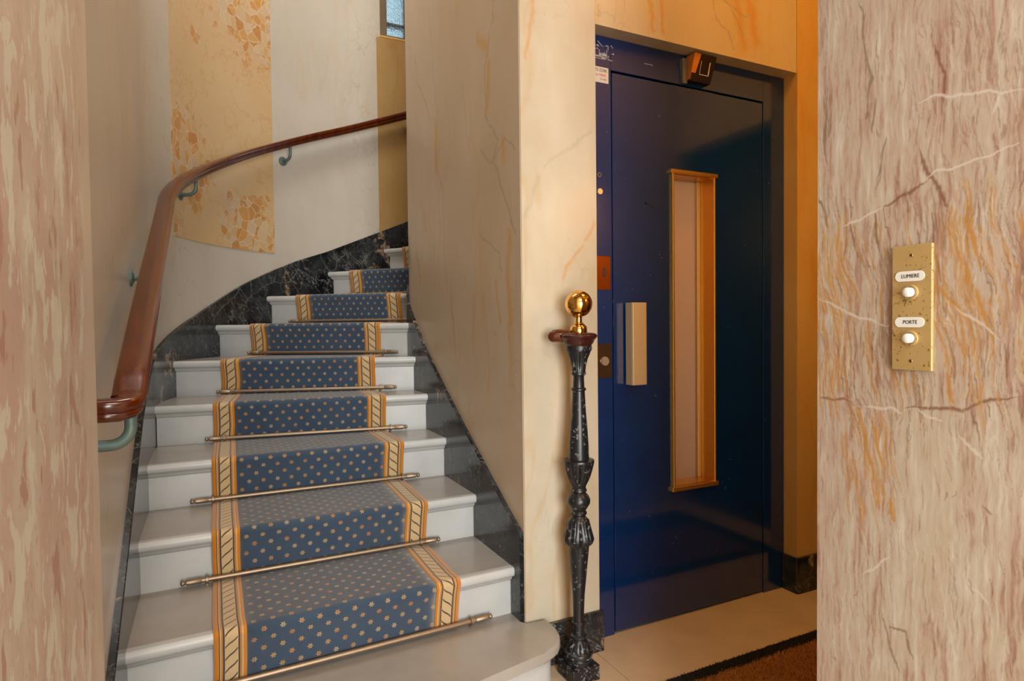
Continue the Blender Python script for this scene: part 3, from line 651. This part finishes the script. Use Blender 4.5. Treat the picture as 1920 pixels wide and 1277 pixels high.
# ------------------------------------------------------------------ black marble skirtings
TOPO = [(-0.60, 0.145), (-0.42, 0.22), (-0.181, 0.361), (0.293, 0.642), (0.618, 0.84), (1.013, 0.985), (1.246, 1.055), (1.464, 1.128), (1.68, 1.204), (1.85, 1.28), (2.06, 1.385), (2.26, 1.473), (2.425, 1.542), (2.62, 1.61), (2.99, 1.767), (3.17, 1.844), (3.6, 2.04), (4.2, 2.32)]
def stepz(S, tab):
    return 0
sk = empty('baseboard_left', (-1.12, -0.4, 0), kind='structure')
def skirt_piece(S0, S1):
    rings = []
    for s in srange(S0, S1, 0.04):
        zt = interp(TOPO, s); zb = max(0.0, zt-0.44)
        a = outer(s, RW-0.018); b = outer(s, RW+0.002)
        rings.append([(a[0], a[1], zb), (a[0], a[1], zt-0.003), (a[0]+(b[0]-a[0])*0.12, a[1]+(b[1]-a[1])*0.12, zt), (b[0], b[1], zt), (b[0], b[1], zb)])
    child(obj('marble_slab', loft(bmesh.new(), rings), BLACK, smooth=25), sk)
js = [-0.60, 0.42, 1.02, outer_deg(35.5), outer_deg(74.3), outer_deg(92.2), SO[12]]
for s0, s1 in zip(js, js[1:]): skirt_piece(s0+0.0007, s1-0.0007)
TOPK = [(-0.02, 0.447), (0.11, 0.513), (0.234, 0.584), (0.488, 0.731), (0.719, 0.869), (0.968, 1.026), (1.17, 1.19), (1.35, 1.33), (1.75, 1.60), (2.3, 1.95), (3.0, 2.4)]
sk2 = empty('baseboard_centre', (0, 0, RISE), kind='structure')
for s0, s1 in ((0.002, 0.62), (0.6215, 1.25), (1.2515, 1.9)):
    rings = []
    for s in srange(s0, s1, 0.04):
        zt = interp(TOPK, s); zb = max(RISE, zt-0.40)
        a = core(s, 0.0155); b = core(s, -0.002)
        rings.append([(a[0], a[1], zb), (a[0], a[1], zt-0.003), (a[0]+(b[0]-a[0])*0.15, a[1]+(b[1]-a[1])*0.15, zt), (b[0], b[1], zt), (b[0], b[1], zb)])
    child(obj('marble_slab', loft(bmesh.new(), rings), BLACK, smooth=25), sk2)
bm = box(bmesh.new(), 0.02, 0.302, -0.017, -0.004, 0.0, 0.143, 0.002, 1)
tag(obj('baseboard_lift', bm, BLACK), kind='structure')
# right of the lift door, rounded at the corner
c0 = [(1.268, 0.055), (1.268, 0.005)] + [(1.268+0.014-0.014*math.cos(q), 0.005-0.027+0.014-0.014*math.sin(q)+0.0) for q in [PI/2*i/6 for i in range(7)]] + [(1.698, -0.022), (1.698, -0.009), (1.279, -0.009), (1.279, 0.055)]
tag(obj('baseboard_right', prism(bmesh.new(), c0, 0.0, 0.150), BLACK, smooth=35), kind='structure')

# ------------------------------------------------------------------ runner and rods
TL = {2: 0.180, 3: 0.180, 4: 0.184, 5: 0.192, 6: 0.186, 7: 0.183, 8: 0.195, 9: 0.168, 10: 0.165, 11: 0.17, 12: 0.17}
TR = {2: 0.822, 3: 0.824, 4: 0.832, 5: 0.828, 6: 0.822, 7: 0.855, 8: 0.872, 9: 0.86, 10: 0.85, 11: 0.85, 12: 0.85}
run = empty('stair_runner', (-0.55, 0.05, RISE)); tag(run, 'navy blue flowered stair carpet with orange rope borders', 'stair carpet')
rows = []     # (left, right, length) along the runner
CT = 0.006
def row(a, b, z, k, dl=0.0, dr=0.0):
    l = a.lerp(b, TL[k]+dl); r = a.lerp(b, TR[k]+dr)
    rows.append((Vector((l.x, l.y, z)), Vector((r.x, r.y, z))))
for k in range(2, 12):
    z0 = (k-1)*RISE; z = k*RISE
    wob = random.uniform(-.004, .004); wob2 = random.uniform(-.006, .010) if k in (6, 7) else random.uniform(-.003, .003)
    a, b = back(k, SET-0.010); row(a, b, z0+CT, k, wob, wob2)
    a, b = back(k, SET-0.012); row(a, b, z0+0.02, k, wob, wob2)
    a, b = back(k, SET-0.018); row(a, b, z0+0.07, k, 0, wob2*0.5)
    a, b = back(k, 0.004); row(a, b, z-0.045, k)
    for q in range(7):
        an = PI/2*q/6+0.0
        a, b = back(k, 0.014-0.0205*math.cos(an)); row(a, b, z-0.014+0.0205*math.sin(an), k)
    a, b = back(k, 0.06); row(a, b, z+CT, k)
    # towards the next riser: blend the edges
    a, b = back(k+1, SET-0.016)
    l1 = a.lerp(b, TL[k+1]); r1 = a.lerp(b, TR[k+1]); l0, r0 = rows[-1]
    for q in (0.33, 0.66, 1.0):
        rows.append((l0.lerp(Vector((l1.x, l1.y, z+CT)), q), r0.lerp(Vector((r1.x, r1.y, z+CT)), q)))
def strip(name, mat, f0, f1, cols, mirror):
    """f0,f1: metres from the left (or right when mirrored) edge"""
    me = bpy.data.meshes.new(name); V = []; F = []; UV = []
    s = 0.0; prev = None
    for l, r in rows:
        c = (l+r)/2
        if prev is not None: s += (c-prev).length
        prev = c; W = (r-l).length
        for i in range(cols+1):
            q = i/cols
            if mirror is None: d = f0+(W-2*f0)*q; u = f0+(0.715-2*f0)*q; p = l.lerp(r, d/W)
            elif not mirror: d = f0+(f1-f0)*q; u = d; p = l.lerp(r, d/W)
            else: d = f0+(f1-f0)*q; u = d; p = r.lerp(l, d/W)
            V.append(p); UV.append((u, s))
    n = cols+1
    for j in range(len(rows)-1):
        for i in range(cols):
            f = (j*n+i, j*n+i+1, (j+1)*n+i+1, (j+1)*n+i); F.append(f[::-1] if mirror else f)
    nv = len(V)
    me.from_pydata(V, [], F); ul = me.uv_layers.new(name='UVMap')
    for lp in me.loops: ul.data[lp.index].uv = UV[lp.vertex_index]
    o = obj(name, me, mat, smooth=60); child(o, run)
    sm = o.modifiers.new('thickness', 'SOLIDIFY'); sm.thickness = 0.006; sm.offset = -1
    return o
strip('carpet_field', FIELD, 0.083, None, 16, None)
strip('carpet_border', BORDER, 0.0, 0.083, 6, False)
strip('carpet_border', BORDER, 0.0, 0.083, 6, True)

ROD = {1: (0.085, 0.925), 2: (0.098, 0.868), 3: (0.118, 0.893), 4: (0.162, 0.914), 5: (0.166, 0.915), 6: (0.165, 0.944), 7: (0.141, 0.93), 8: (0.142, 0.92), 9: (0.13, 0.92)}
ROD[1] = (0.12, 0.925)
rod_labels = ['brass stair rod on the rounded bottom step', 'brass stair rod on the second step', 'brass stair rod on the third step', 'brass stair rod on the fourth step', 'brass stair rod on the fifth step', 'brass stair rod on the sixth step', 'brass stair rod on the seventh step, below the eye-level riser', 'brass stair rod on the eighth step, ending behind the tan wall', 'brass stair rod on the ninth step, half hidden by the tan wall']
for k, (t0, t1) in ROD.items():
    a, b = back(k+1, SET-0.024); z = k*RISE+0.020
    p0 = a.lerp(b, t0); p1 = a.lerp(b, t1); p0 = Vector((p0.x, p0.y, z)); p1 = Vector((p1.x, p1.y, z)); d = (p1-p0).normalized()
    root = empty('stair_rod', p0); tag(root, rod_labels[k-1], 'stair rod', 'brass rods holding the stair runner')
    child(obj('bar', tube(bmesh.new(), [p0+d*0.05, p1-d*0.05], 0.0084, 14), RODM, smooth=40), root)
    L = (p1-p0).length
    for e0, s in ((p0, 1), (p1, -1)):
        q = [(0.060, .0086), (0.058, .0102), (0.018, .0094), (0.0165, .0062), (0.013, .0056), (0.011, .0078), (0.006, .0092), (0.002, .0070), (0.0, .0015)]
        child(obj('finial', tube(bmesh.new(), [e0+d*s*x for x, _ in q], [r for _, r in q], 12), RODM, smooth=50), root)
        c = e0+d*s*0.075
        ey = bmesh.new(); tube(ey, [c-d*0.0045, c-d*0.0035, c+d*0.0035, c+d*0.0045], [0.0105, 0.0135, 0.0135, 0.0105], 14)
        box(ey, c.x-0.004, c.x+0.004, c.y-0.003, c.y+0.012, k*RISE, z, 0.001, 1)
        child(obj('eyelet', ey, RODM, smooth=40), root)

# ------------------------------------------------------------------ handrail on the curved wall
RAILZ = [(-0.42, 0.968), (0.127, 1.222), (0.869, 1.545), (1.29, 1.745), (1.695, 1.925), (2.03, 2.083), (2.477, 2.276), (3.06, 2.490), (4.2, 2.93)]
RR = 1.137
hr = empty('handrail', (-1.057, -0.4, 0)); tag(hr, 'polished mahogany handrail curving up the outer stair wall', 'handrail')
pts = []
# return to the wall at the bottom, then up along the wall
zb = 0.983
pts += [(-1.134, -0.372, zb), (-1.10, -0.372, zb), (-1.076, -0.370, zb), (-1.063, -0.362, zb+0.003), (-1.0580, -0.350, zb+0.008), (-1.0572, -0.330, zb+0.017)]
S = -0.30
while S < 3.9:
    x, y = outer(S, RR); pts.append((x, y, interp(RAILZ, S))); S += 0.045
# smooth heights
zs = [p[2] for p in pts]
for _ in range(10):
    zs = zs[:6]+[(zs[i-1]+zs[i]*2+zs[i+1])/4 if i < len(zs)-1 else zs[i] for i in range(6, len(zs))]
pts = [Vector((p[0], p[1], z)) for p, z in zip(pts, zs)]
# moulded profile (side, up)
PR = [(-0.010, -0.021), (0.010, -0.021), (0.019, -0.018), (0.024, -0.011), (0.0245, -0.007), (0.0225, -0.004), (0.0265, 0.0), (0.0305, 0.006), (0.0312, 0.013), (0.0295, 0.019), (0.025, 0.0225), (0.014, 0.0243), (0.0, 0.025)]
PR = PR + [(-x, y) for x, y in PR[::-1] if x > 0.0 and not (abs(x-0.010) < 1e-6 and y < 0)]
rings = []
for i, p in enumerate(pts):
    t = (pts[min(i+1, len(pts)-1)]-pts[max(i-1, 0)]).normalized(); h = Vector((t.x, t.y, 0)).normalized()
    side = Vector((h.y, -h.x, 0)); u_ = side.cross(t).normalized()
    rings.append([p+side*x+u_*y for x, y in PR])
child(obj('rail', loft(bmesh.new(), rings), WOOD, smooth=50), hr)
def rail_z(S): return interp([(RS, RZ) for RS, RZ in RAILZ], S)
for S in (-0.335, 0.53, outer_deg(24.5), outer_deg(61.5), SO[10]+0.19):
    w0 = Vector((*outer(S, RW-0.001), 0)); w1 = Vector((*outer(S, RR), 0)); n = (w1-w0).normalized()
    zr = rail_z(S)-0.018; zw = zr-0.075
    if S < 0: zr = 0.972; zw = 0.910
    w0.z = zw
    rad = 0.0115 if S < 0 else 0.0085
    P = [w0+n*0.004, w0+n*0.030] + [Vector((0, 0, 0))]*0
    c = w0+n*0.034
    e = (w1-w0).to_2d().length
    rbend = 0.036
    cc = w0+n*(e-rbend); cc.z = zw+rbend
    P = [w0+n*0.003, w0+n*(e-rbend)*0.5] + [cc + n*rbend*math.sin(q)+Vector((0, 0, -rbend*math.cos(q))) for q in [PI/2*i/7 for i in range(8)]]
    top = P[-1].copy(); top.z = zr+0.002; P.append(top)
    br = child(obj('bracket', tube(bmesh.new(), P, rad, 12), GREEN, smooth=50), hr)
    ro = bmesh.new(); disc(ro, w0-n*0.0005, n, 0.0265, 0.005, 24); disc(ro, w0+n*0.0045, n, 0.023, 0.006, 24, 0.011)
    o = obj('rosette', ro, GREEN, br, smooth=40)

# ------------------------------------------------------------------ newel post
NX, NY = 0.140, -0.105
LEAN = 0.010
nw = empty('newel_post', (NX, NY, 0)); tag(nw, 'black cast-iron newel post with brass ball finial beside the bottom step', 'newel post')
def zpx(y): return interp([(545, 1.247), (570, 1.205), (600, 1.154), (625, 1.111), (640, 1.086), (660, 1.051), (860, .708), (1000, .466), (1120, .257), (1150, .205), (1195, .126), (1222, .079), (1262, .009)], y)
def prof(l): return [(z, r/582.0) for z, r in sorted((zpx(y), r) for y, r in l)]
pb = bmesh.new(); box(pb, NX-0.050, NX+0.050, NY-0.050, NY+0.050, 0, 0.048, 0.003, 2)
plinth = child(obj('plinth', pb, IRON), nw)
for (cx, cy, nn) in ((NX, NY-0.0495, (0, -1, 0)), (NX-0.0495, NY, (-1, 0, 0))):
    rb = bmesh.new(); nv = Vector(nn); c = Vector((cx, cy, 0.024)); a_ = Vector((0, 0, 1)); b_ = nv.cross(a_)
    for R_, r_ in ((0.015, 0.0022), (0.0085, 0.002)):
        rings = []
        for i in range(25):
            q = 2*PI*i/24; dirv = a_*math.cos(q)+b_*math.sin(q)
            rings.append([c+dirv*(R_+r_*math.cos(h))+nv*(r_*math.sin(h)+0.0005) for h in [2*PI*j/8 for j in range(8)]])
        loft(rb, rings, True, False)
    disc(rb, c, nv, 0.004, 0.003, 12, 0.002)
    obj('rosette', rb, IRON, plinth, smooth=60).matrix_parent_inverse = Matrix()
SH = [(1243, 25), (1231, 25.5), (1229, 24), (1227, 26.5), (1222, 27.5), (1219, 26.5), (1217, 23), (1213, 22), (1206, 18.5), (1199, 15.5), (1196, 12.5), (1194, 15), (1190, 15), (1188, 11), (1178, 10.5), (1171, 10.5), (1169.5, 13), (1165.5, 13), (1164, 10.5), (1150, 10.3), (1114, 11.6), (1080, 14.7), (1045, 18), (1022.5, 19.8), (1021, 20.5), (1017, 25), (1009, 27.5), (1003, 26), (990, 22.5), (975, 20), (970, 15), (966, 12.5), (963, 15.5), (960, 15.5), (957, 13), (950, 17.5), (943, 21.5), (936, 21.8), (929, 18.5), (923, 13), (920, 15.5), (917, 15), (914, 13.2), (908, 14), (902, 17), (892, 21), (880, 24.2), (870, 26.5), (865, 29.5), (862, 29), (860.5, 22), (860, 19.5), (830, 18.5), (800, 16.3), (770, 13.6), (740, 12), (733, 11.6), (731, 14), (728, 14), (726, 11), (706, 10), (703, 11.5), (702, 13.8), (699, 13.8), (697, 12.8), (685, 13.3), (672, 16.5), (664, 20), (660, 22), (656, 24.5), (652, 25), (648, 24)]
def leaf(z, a):
    y = 1266-(z*575); p = abs(math.cos(4*a))
    if 864 <= y <= 908: return 0.95+0.13*p**0.5-0.05*(p > 0.97)
    if 975 <= y <= 1020: return 0.93+0.15*p**0.5-0.05*(p > 0.97)
    if 664 <= y <= 697: return 0.95+0.10*p**0.5-0.05*(p > 0.97)
    if 1198 <= y <= 1215: return 0.94+0.13*p**0.5-0.05*(p > 0.97)
    return 1.0
child(obj('iron_shaft', lathe(bmesh.new(), prof(SH), NX, NY, 96, leaf, LEAN), IRON, smooth=35), nw)
# wooden cap with the scroll of a lost rail
CP = [(650, 22), (646, 26), (642, 29), (638, 30), (635, 33), (632, 35.5), (629, 36), (626, 33), (624, 26), (623, 16)]
cp = lathe(bmesh.new(), prof(CP), NX, NY, 40, lambda z, a: 1+0.03*math.cos(a-2.6), LEAN)
cap = child(obj('wooden_cap', cp, OLDWOOD, smooth=40), nw)
vb = bmesh.new()
vp = []
for i in range(9):
    q = i/8; vp.append((NX+LEAN-0.03-0.045*q, NY+0.02+0.020*q, 1.098+0.006*math.sin(q*2.5)))
tube(vb, vp+[(NX+LEAN-0.083, NY+0.044, 1.104), (NX+LEAN-0.0865, NY+0.046, 1.104)], [0.024, 0.023, 0.0225, 0.022, 0.0215, 0.021, 0.0205, 0.020, 0.0185, 0.013, 0.004], 18)
obj('scroll', vb, WOOD, cap, smooth=60).matrix_parent_inverse = cap.matrix_basis.inverted()
BL = [(624.5, 15.5), (622, 16), (614, 15.5), (611, 14), (610, 12.5), (608.5, 11.5), (607, 9), (605.5, 8.5), (604, 6.6), (596, 6.4), (594.5, 8), (593, 8)]
zc, rb_ = zpx(570), 0.0437
bl = prof(BL) + [(zc-rb_*math.cos(q), rb_*math.sin(q)) for q in [0.18+(PI-0.19)*i/26 for i in range(27)]]
child(obj('brass_ball', lathe(bmesh.new(), bl, NX, NY, 48, None, LEAN), BRASS, smooth=40), nw)

# ------------------------------------------------------------------ lift door
FY = 0.058
dr = empty('door_1', (0.78, FY, 0)); tag(dr, 'dark blue lift door with a narrow gold-framed window', None, None, 'structure')
bm = bmesh.new()
box(bm, 0.20, 0.3995, FY, FY+0.06, 0.0, 2.163, 0.0015, 1); box(bm, 1.1585, 1.285, FY, FY+0.06, 0.0, 2.163, 0.0015, 1)
box(bm, 0.3995, 1.1585, FY, FY+0.06, 2.0475, 2.163, 0.0015, 1)
child(obj('door_frame', bm, BLUE), dr)
bm = bmesh.new()               # strips added behind the leaf to block cabin light at the gap
box(bm, 0.385, 0.425, FY+0.047, FY+0.065, 0.0, 2.07); box(bm, 1.135, 1.175, FY+0.047, FY+0.065, 0.0, 2.07)
box(bm, 0.425, 1.135, FY+0.047, FY+0.065, 2.02, 2.07); box(bm, 0.425, 1.135, FY+0.047, FY+0.065, 0.0, 0.03)
child(obj('light_block', bm, GAP), dr)
WL, WR, WB, WT = 0.676, 0.884, 0.506, 1.712
bm = bmesh.new()
l0, l1_, z0_, z1_ = 0.404, 1.1545, 0.009, 2.041
box(bm, l0, WL, FY+0.001, FY+0.045, z0_, z1_, 0.0015, 1); box(bm, WR, l1_, FY+0.001, FY+0.045, z0_, z1_, 0.0015, 1)
box(bm, WL-0.002, WR+0.002, FY+0.001, FY+0.045, z0_, WB); box(bm, WL-0.002, WR+0.002, FY+0.001, FY+0.045, WT, z1_)
leaf_ = child(obj('door_leaf', bm, BLUE), dr)
def lp(name, bm, mat, smooth=None):
    o = obj(name, bm, mat, leaf_, smooth); o.matrix_parent_inverse = leaf_.matrix_parent_inverse.inverted() @ Matrix.Translation(-Vector(dr.location)) if False else Matrix(); return o
# gold window surround: side liners, caps, back bead
bm = bmesh.new()
DP = 0.085
box(bm, WL-0.004, WL+0.004, FY-0.010, FY+DP, WB, WT, 0.001, 1); box(bm, WR-0.004, WR+0.004, FY-0.010, FY+DP, WB, WT, 0.001, 1)
box(bm, WL-0.012, WR+0.012, FY-0.014, FY+0.002, WT-0.004, WT+0.010, 0.001, 1); box(bm, WL-0.012, WR+0.012, FY-0.014, FY+0.002, WB-0.012, WB+0.004, 0.001, 1)
box(bm, WL, WR, FY+0.002, FY+DP, WT-0.006, WT); box(bm, WL, WR, FY+0.002, FY+DP, WB, WB+0.006)
lp('window_frame', bm, GOLD)
bm = bmesh.new()
box(bm, WR-0.020, WR-0.004, FY+DP-0.018, FY+DP, WB+0.006, WT-0.006, 0.001, 1); box(bm, WL+0.004, WL+0.020, FY+DP-0.018, FY+DP, WB+0.006, WT-0.006, 0.001, 1)
lp('glazing_bead', bm, SATIN)
lp('frosted_pane', box(bmesh.new(), WL-0.004, WR+0.004, FY+DP-0.004, FY+DP+0.004, WB, WT), FROST)
bm = bmesh.new()               # handle: hollow grip with rounded edges
box(bm, 0.452, 0.514, FY-0.050, FY-0.044, 0.917, 1.216, 0.0025, 2); box(bm, 0.452, 0.457, FY-0.0445, FY-0.006, 0.917, 1.216, 0.001, 1)
box(bm, 0.460, 0.512, FY-0.0445, FY+0.002, 0.925, 0.931, 0.001, 1); box(bm, 0.460, 0.512, FY-0.0445, FY+0.002, 1.202, 1.208, 0.001, 1)
lp('handle', bm, SATIN)
# dark scratch on the leaf
bm = bmesh.new(); b2 = bmesh.new(); box(b2, -0.025, 0.025, FY+0.0002, FY+0.0012, -0.0025, 0.0025)
join(bm, b2, Matrix.Translation((0.575, 0, 1.578)) @ Matrix.Rotation(0.32, 4, 'Y')); disc(bm, (0.553, FY+0.0012, 1.586), (0, -1, 0), 0.005, 0.001, 14)
lp('scuff_mark', bm, GAP)
# things fixed to the frame
def fp(name, bm, mat, smooth=None, parent=None):
    o = obj(name, bm, mat, smooth=smooth)
    if parent: o.parent = parent; o.matrix_parent_inverse = Matrix()
    else: child(o, dr)
    return o
pz = fp('number_plate', box(bmesh.new(), 0.326, 0.3905, FY-0.0025, FY+0.001, 1.262, 1.383, 0.0008, 1), COPPER); tag(pz, 'copper plate engraved with a nought')
text('digit', '0', 0.046, face_y(0.363, FY-0.0028, 1.322), INK, pz, 0.0003, 0.72, 0.0008).matrix_parent_inverse = Matrix()
cpz = fp('call_plate', box(bmesh.new(), 0.326, 0.392, FY-0.0025, FY+0.001, 0.945, 1.069, 0.0008, 1), DARKMETAL); tag(cpz, 'dark bronze plate with a round call button')
bm = bmesh.new(); disc(bm, (0.362, FY-0.0024, 1.006), (0, -1, 0), 0.0165, 0.006, 30, 0.0155)
fp('call_button', bm, ALU, 40, cpz)
bm = bmesh.new(); disc(bm, (0.348, FY+0.0005, 1.612), (0, -1, 0), 0.0115, 0.004, 26, 0.0105); fp('key_switch', bm, ALU, 40)
bm = bmesh.new(); disc(bm, (0.3475, FY+0.0005, 1.671), (0, -1, 0), 0.0085, 0.0015, 22, 0.008)
kh = fp('key_hole', bm, GREYM, 40)
bm = bmesh.new(); disc(bm, (0.3475, FY-0.001, 1.671), (0, -1, 0), 0.0048, 0.0006, 16); fp('hole', bm, GAP, 40, kh)
skr = fp('sticker', box(bmesh.new(), 0.300, 0.3885, FY-0.0008, FY+0.0005, 1.997, 2.052, 0.0003, 1), PAPER); tag(skr, 'white sticker with black and red lettering')
text('sticker_lettering', 'TS /ZONE', 0.0155, face_y(0.357, FY-0.001, 2.040), INK, skr, 0.0002, 0.72).matrix_parent_inverse = Matrix()
text('sticker_lettering', 'no WBLIN', 0.0125, face_y(0.356, FY-0.001, 2.0235), RED, skr, 0.0002, 0.80).matrix_parent_inverse = Matrix()
text('sticker_lettering', '21 mm', 0.0095, face_y(0.366, FY-0.001, 2.0095), INK, skr, 0.0002, 1.0).matrix_parent_inverse = Matrix()
bm = bmesh.new()               # scraps left by a removed notice
rs_ = random.Random(3)
def scrap(x, z, w_, h_, ang=0.0):
    b2 = bmesh.new(); box(b2, -w_/2, w_/2, FY-0.0005, FY+0.0006, -h_/2, h_/2); join(bm, b2, Matrix.Translation((x, 0, z)) @ Matrix.Rotation(ang, 4, 'Y'))
scrap(0.345, 2.0895, 0.036, 0.0045, 0.02); scrap(0.368, 2.086, 0.016, 0.005, 0); scrap(0.383, 2.0835, 0.012, 0.006, 0.1); scrap(0.354, 2.096, 0.010, 0.012); scrap(0.372, 2.097, 0.022, 0.010, 0.05)
scrap(0.355, 2.0815, 0.05, 0.0018, 0.02); scrap(0.392, 2.0815, 0.03, 0.002, 0.0); scrap(0.353, 2.134, 0.024, 0.0022, 0.75); scrap(0.380, 2.130, 0.010, 0.003, -.4); scrap(0.388, 2.124, 0.003, 0.014)
for _ in range(34): scrap(0.330+rs_.random()*0.082, 2.082+rs_.random()*0.052, 0.002+rs_.random()*0.005, 0.001+rs_.random()*0.004, rs_.uniform(-1, 1))
scrap(0.566, 2.098, 0.034, 0.0018, -0.02); scrap(0.585, 2.0965, 0.002, 0.006)
fp('notice_residue', bm, CHALK)

# boxed sensor hanging under the lintel
sn = empty('sensor_box', (0.79, FY-0.03, 2.163)); tag(sn, 'orange and black boxed sensor under the lintel of the blue door', 'sensor')
def wedge(x0t, x1t, x0b, x1b, y0t, y0b, y1, z0, z1):
    bm = bmesh.new()
    return loft(bm, [[(x0b, y0b, z0), (x1b, y0b, z0), (x1b, y1, z0), (x0b, y1, z0)], [(x0t, y0t, z1), (x1t, y0t, z1), (x1t, y1, z1), (x0t, y1, z1)]])
child(obj('grey_side', wedge(0.716, 0.746, 0.724, 0.744, FY-0.016, FY-0.010, FY, 2.052, 2.143), GREYM), sn)
body = child(obj('housing', wedge(0.748, 0.856, 0.745, 0.846, FY-0.050, FY-0.024, FY, 2.060, 2.155), DARKP), sn)
body['label'] = 'dark housing'
child(obj('orange_side', wedge(0.7465, 0.778, 0.7435, 0.762, FY-0.0512, FY-0.0252, FY-0.004, 2.066, 2.1545), ORANGEP), sn)
fz0, fz1 = 2.085, 2.132
def fyz(z): return FY-0.024-0.026*(z-2.060)/0.095-0.001
bm = bmesh.new()
for (x0, x1, za, zb_) in ((0.784, 0.828, fz0, fz0+0.002), (0.826, 0.830, fz0, fz1), (0.784, 0.7855, fz0, fz1)):
    loft(bm, [[(x0, fyz(za), za), (x1, fyz(za), za), (x1, fyz(za)+0.002, za), (x0, fyz(za)+0.002, za)], [(x0, fyz(zb_), zb_), (x1, fyz(zb_), zb_), (x1, fyz(zb_)+0.002, zb_), (x0, fyz(zb_)+0.002, zb_)]])
child(obj('lens_frame', bm, PAPER), sn)

# ------------------------------------------------------------------ switch plate on the right pillar
PX = 0.11
sw = empty('switch_plate', (PX, -1.177, 1.06)); tag(sw, 'tarnished brass plate with two white push buttons on the right pillar', 'switch plate')
pm = bmesh.new(); box(pm, PX-0.0062, PX, -1.2085, -1.1455, 1.061, 1.2625, 0.0012, 2)
plate = child(obj('plate', pm, OLDBRASS), sw)
def pill(y, z, L, h):
    b2 = bmesh.new(); r = h/2; ring = []
    for i in range(24):
        q = 2*PI*i/24; ring.append((y+math.copysign(L/2-r, math.cos(q))+r*math.cos(q), z+r*math.sin(q)))
    return loft(b2, [[(PX-0.0058, p[0], p[1]) for p in ring], [(PX-0.0074, p[0], p[1]) for p in ring]])
for z, word in ((1.2125, 'LUMIERE'), (1.1385, 'PORTE')):
    lb = child(obj('name_label', pill(-1.1745, z, 0.046, 0.0165), PORC, smooth=40), sw)
    text('lettering', word, 0.0085, face_mx(PX-0.0076, -1.1760, z), INK, lb, 0.0002, 0.88).matrix_parent_inverse = Matrix()
for z in (1.1865, 1.1125):
    rb2 = bmesh.new(); c = Vector((PX-0.006, -1.1755, z)); 
    loft(rb2, [[c+Vector((dx, r*math.cos(q), r*math.sin(q))) for q in [2*PI*i/28 for i in range(28)]] for r, dx in ((0.0128, 0), (0.0122, -0.0022), (0.0102, -0.0026), (0.0092, -0.0008))])
    rg = child(obj('button_ring', rb2, OLDBRASS, smooth=40), sw)
    bb = bmesh.new()
    loft(bb, [[c+Vector((dx, r*math.cos(q), r*math.sin(q))) for q in [2*PI*i/24 for i in range(24)]] for r, dx in ((0.0078, 0), (0.0078, -0.008), (0.0074, -0.0102), (0.006, -0.0118), (0.003, -0.0126), (0.0008, -0.0128))])
    child(obj('push_button', bb, PORC, smooth=50), sw)
for z in (1.246, 1.076):
    sb = bmesh.new(); disc(sb, (PX-0.006, -1.1765, z), (-1, 0, 0), 0.0028, 0.0008, 16, 0.0022); child(obj('screw', sb, DARKMETAL, smooth=40), sw)

# ------------------------------------------------------------------ doormat in front of the lift
mt = empty('doormat', (0.9, -0.6, 0)); tag(mt, 'rust brown coir mat with black border on the stone floor', 'doormat')
MX0, MX1, MY0, MY1 = 0.30, 1.62, -0.99, -0.264
child(obj('mat_backing', box(bmesh.new(), MX0, MX1, MY0, MY1, 0.0, 0.006), MATBLACK), mt)
def tufts(name, mat, n, inside, h, seed):
    rn = random.Random(seed); V = []; F = []
    c = 0
    while c < n:
        x = rn.uniform(MX0, MX1); y = rn.uniform(MY0, MY1)
        if not inside(x, y): continue
        hh = h*rn.uniform(0.7, 1.15); a = rn.uniform(0, 2*PI); w_ = 0.0016; dx, dy = rn.uniform(-.006, .006), rn.uniform(-.006, .006)
        i = len(V); ca, sa = math.cos(a)*w_, math.sin(a)*w_
        V += [(x-ca, y-sa, 0.005), (x+ca, y+sa, 0.005), (x+dx, y+dy, 0.005+hh)]; F.append((i, i+1, i+2)); c += 1
    me = bpy.data.meshes.new(name); me.from_pydata(V, [], F)
    o = child(obj(name, me, mat), mt); o['kind'] = 'stuff'
BW = 0.055
isb = lambda x, y: x < MX0+BW or x > MX1-BW or y > MY1-BW or y < MY0+BW
tufts('border_pile', MATBLACK, 30000, isb, 0.006, 1)
tufts('coir_pile', MATRUST, 110000, lambda x, y: not isb(x+random.gauss(0, .006), y+random.gauss(0, .006)) and y > -0.75 and x < 1.5, 0.009, 2)
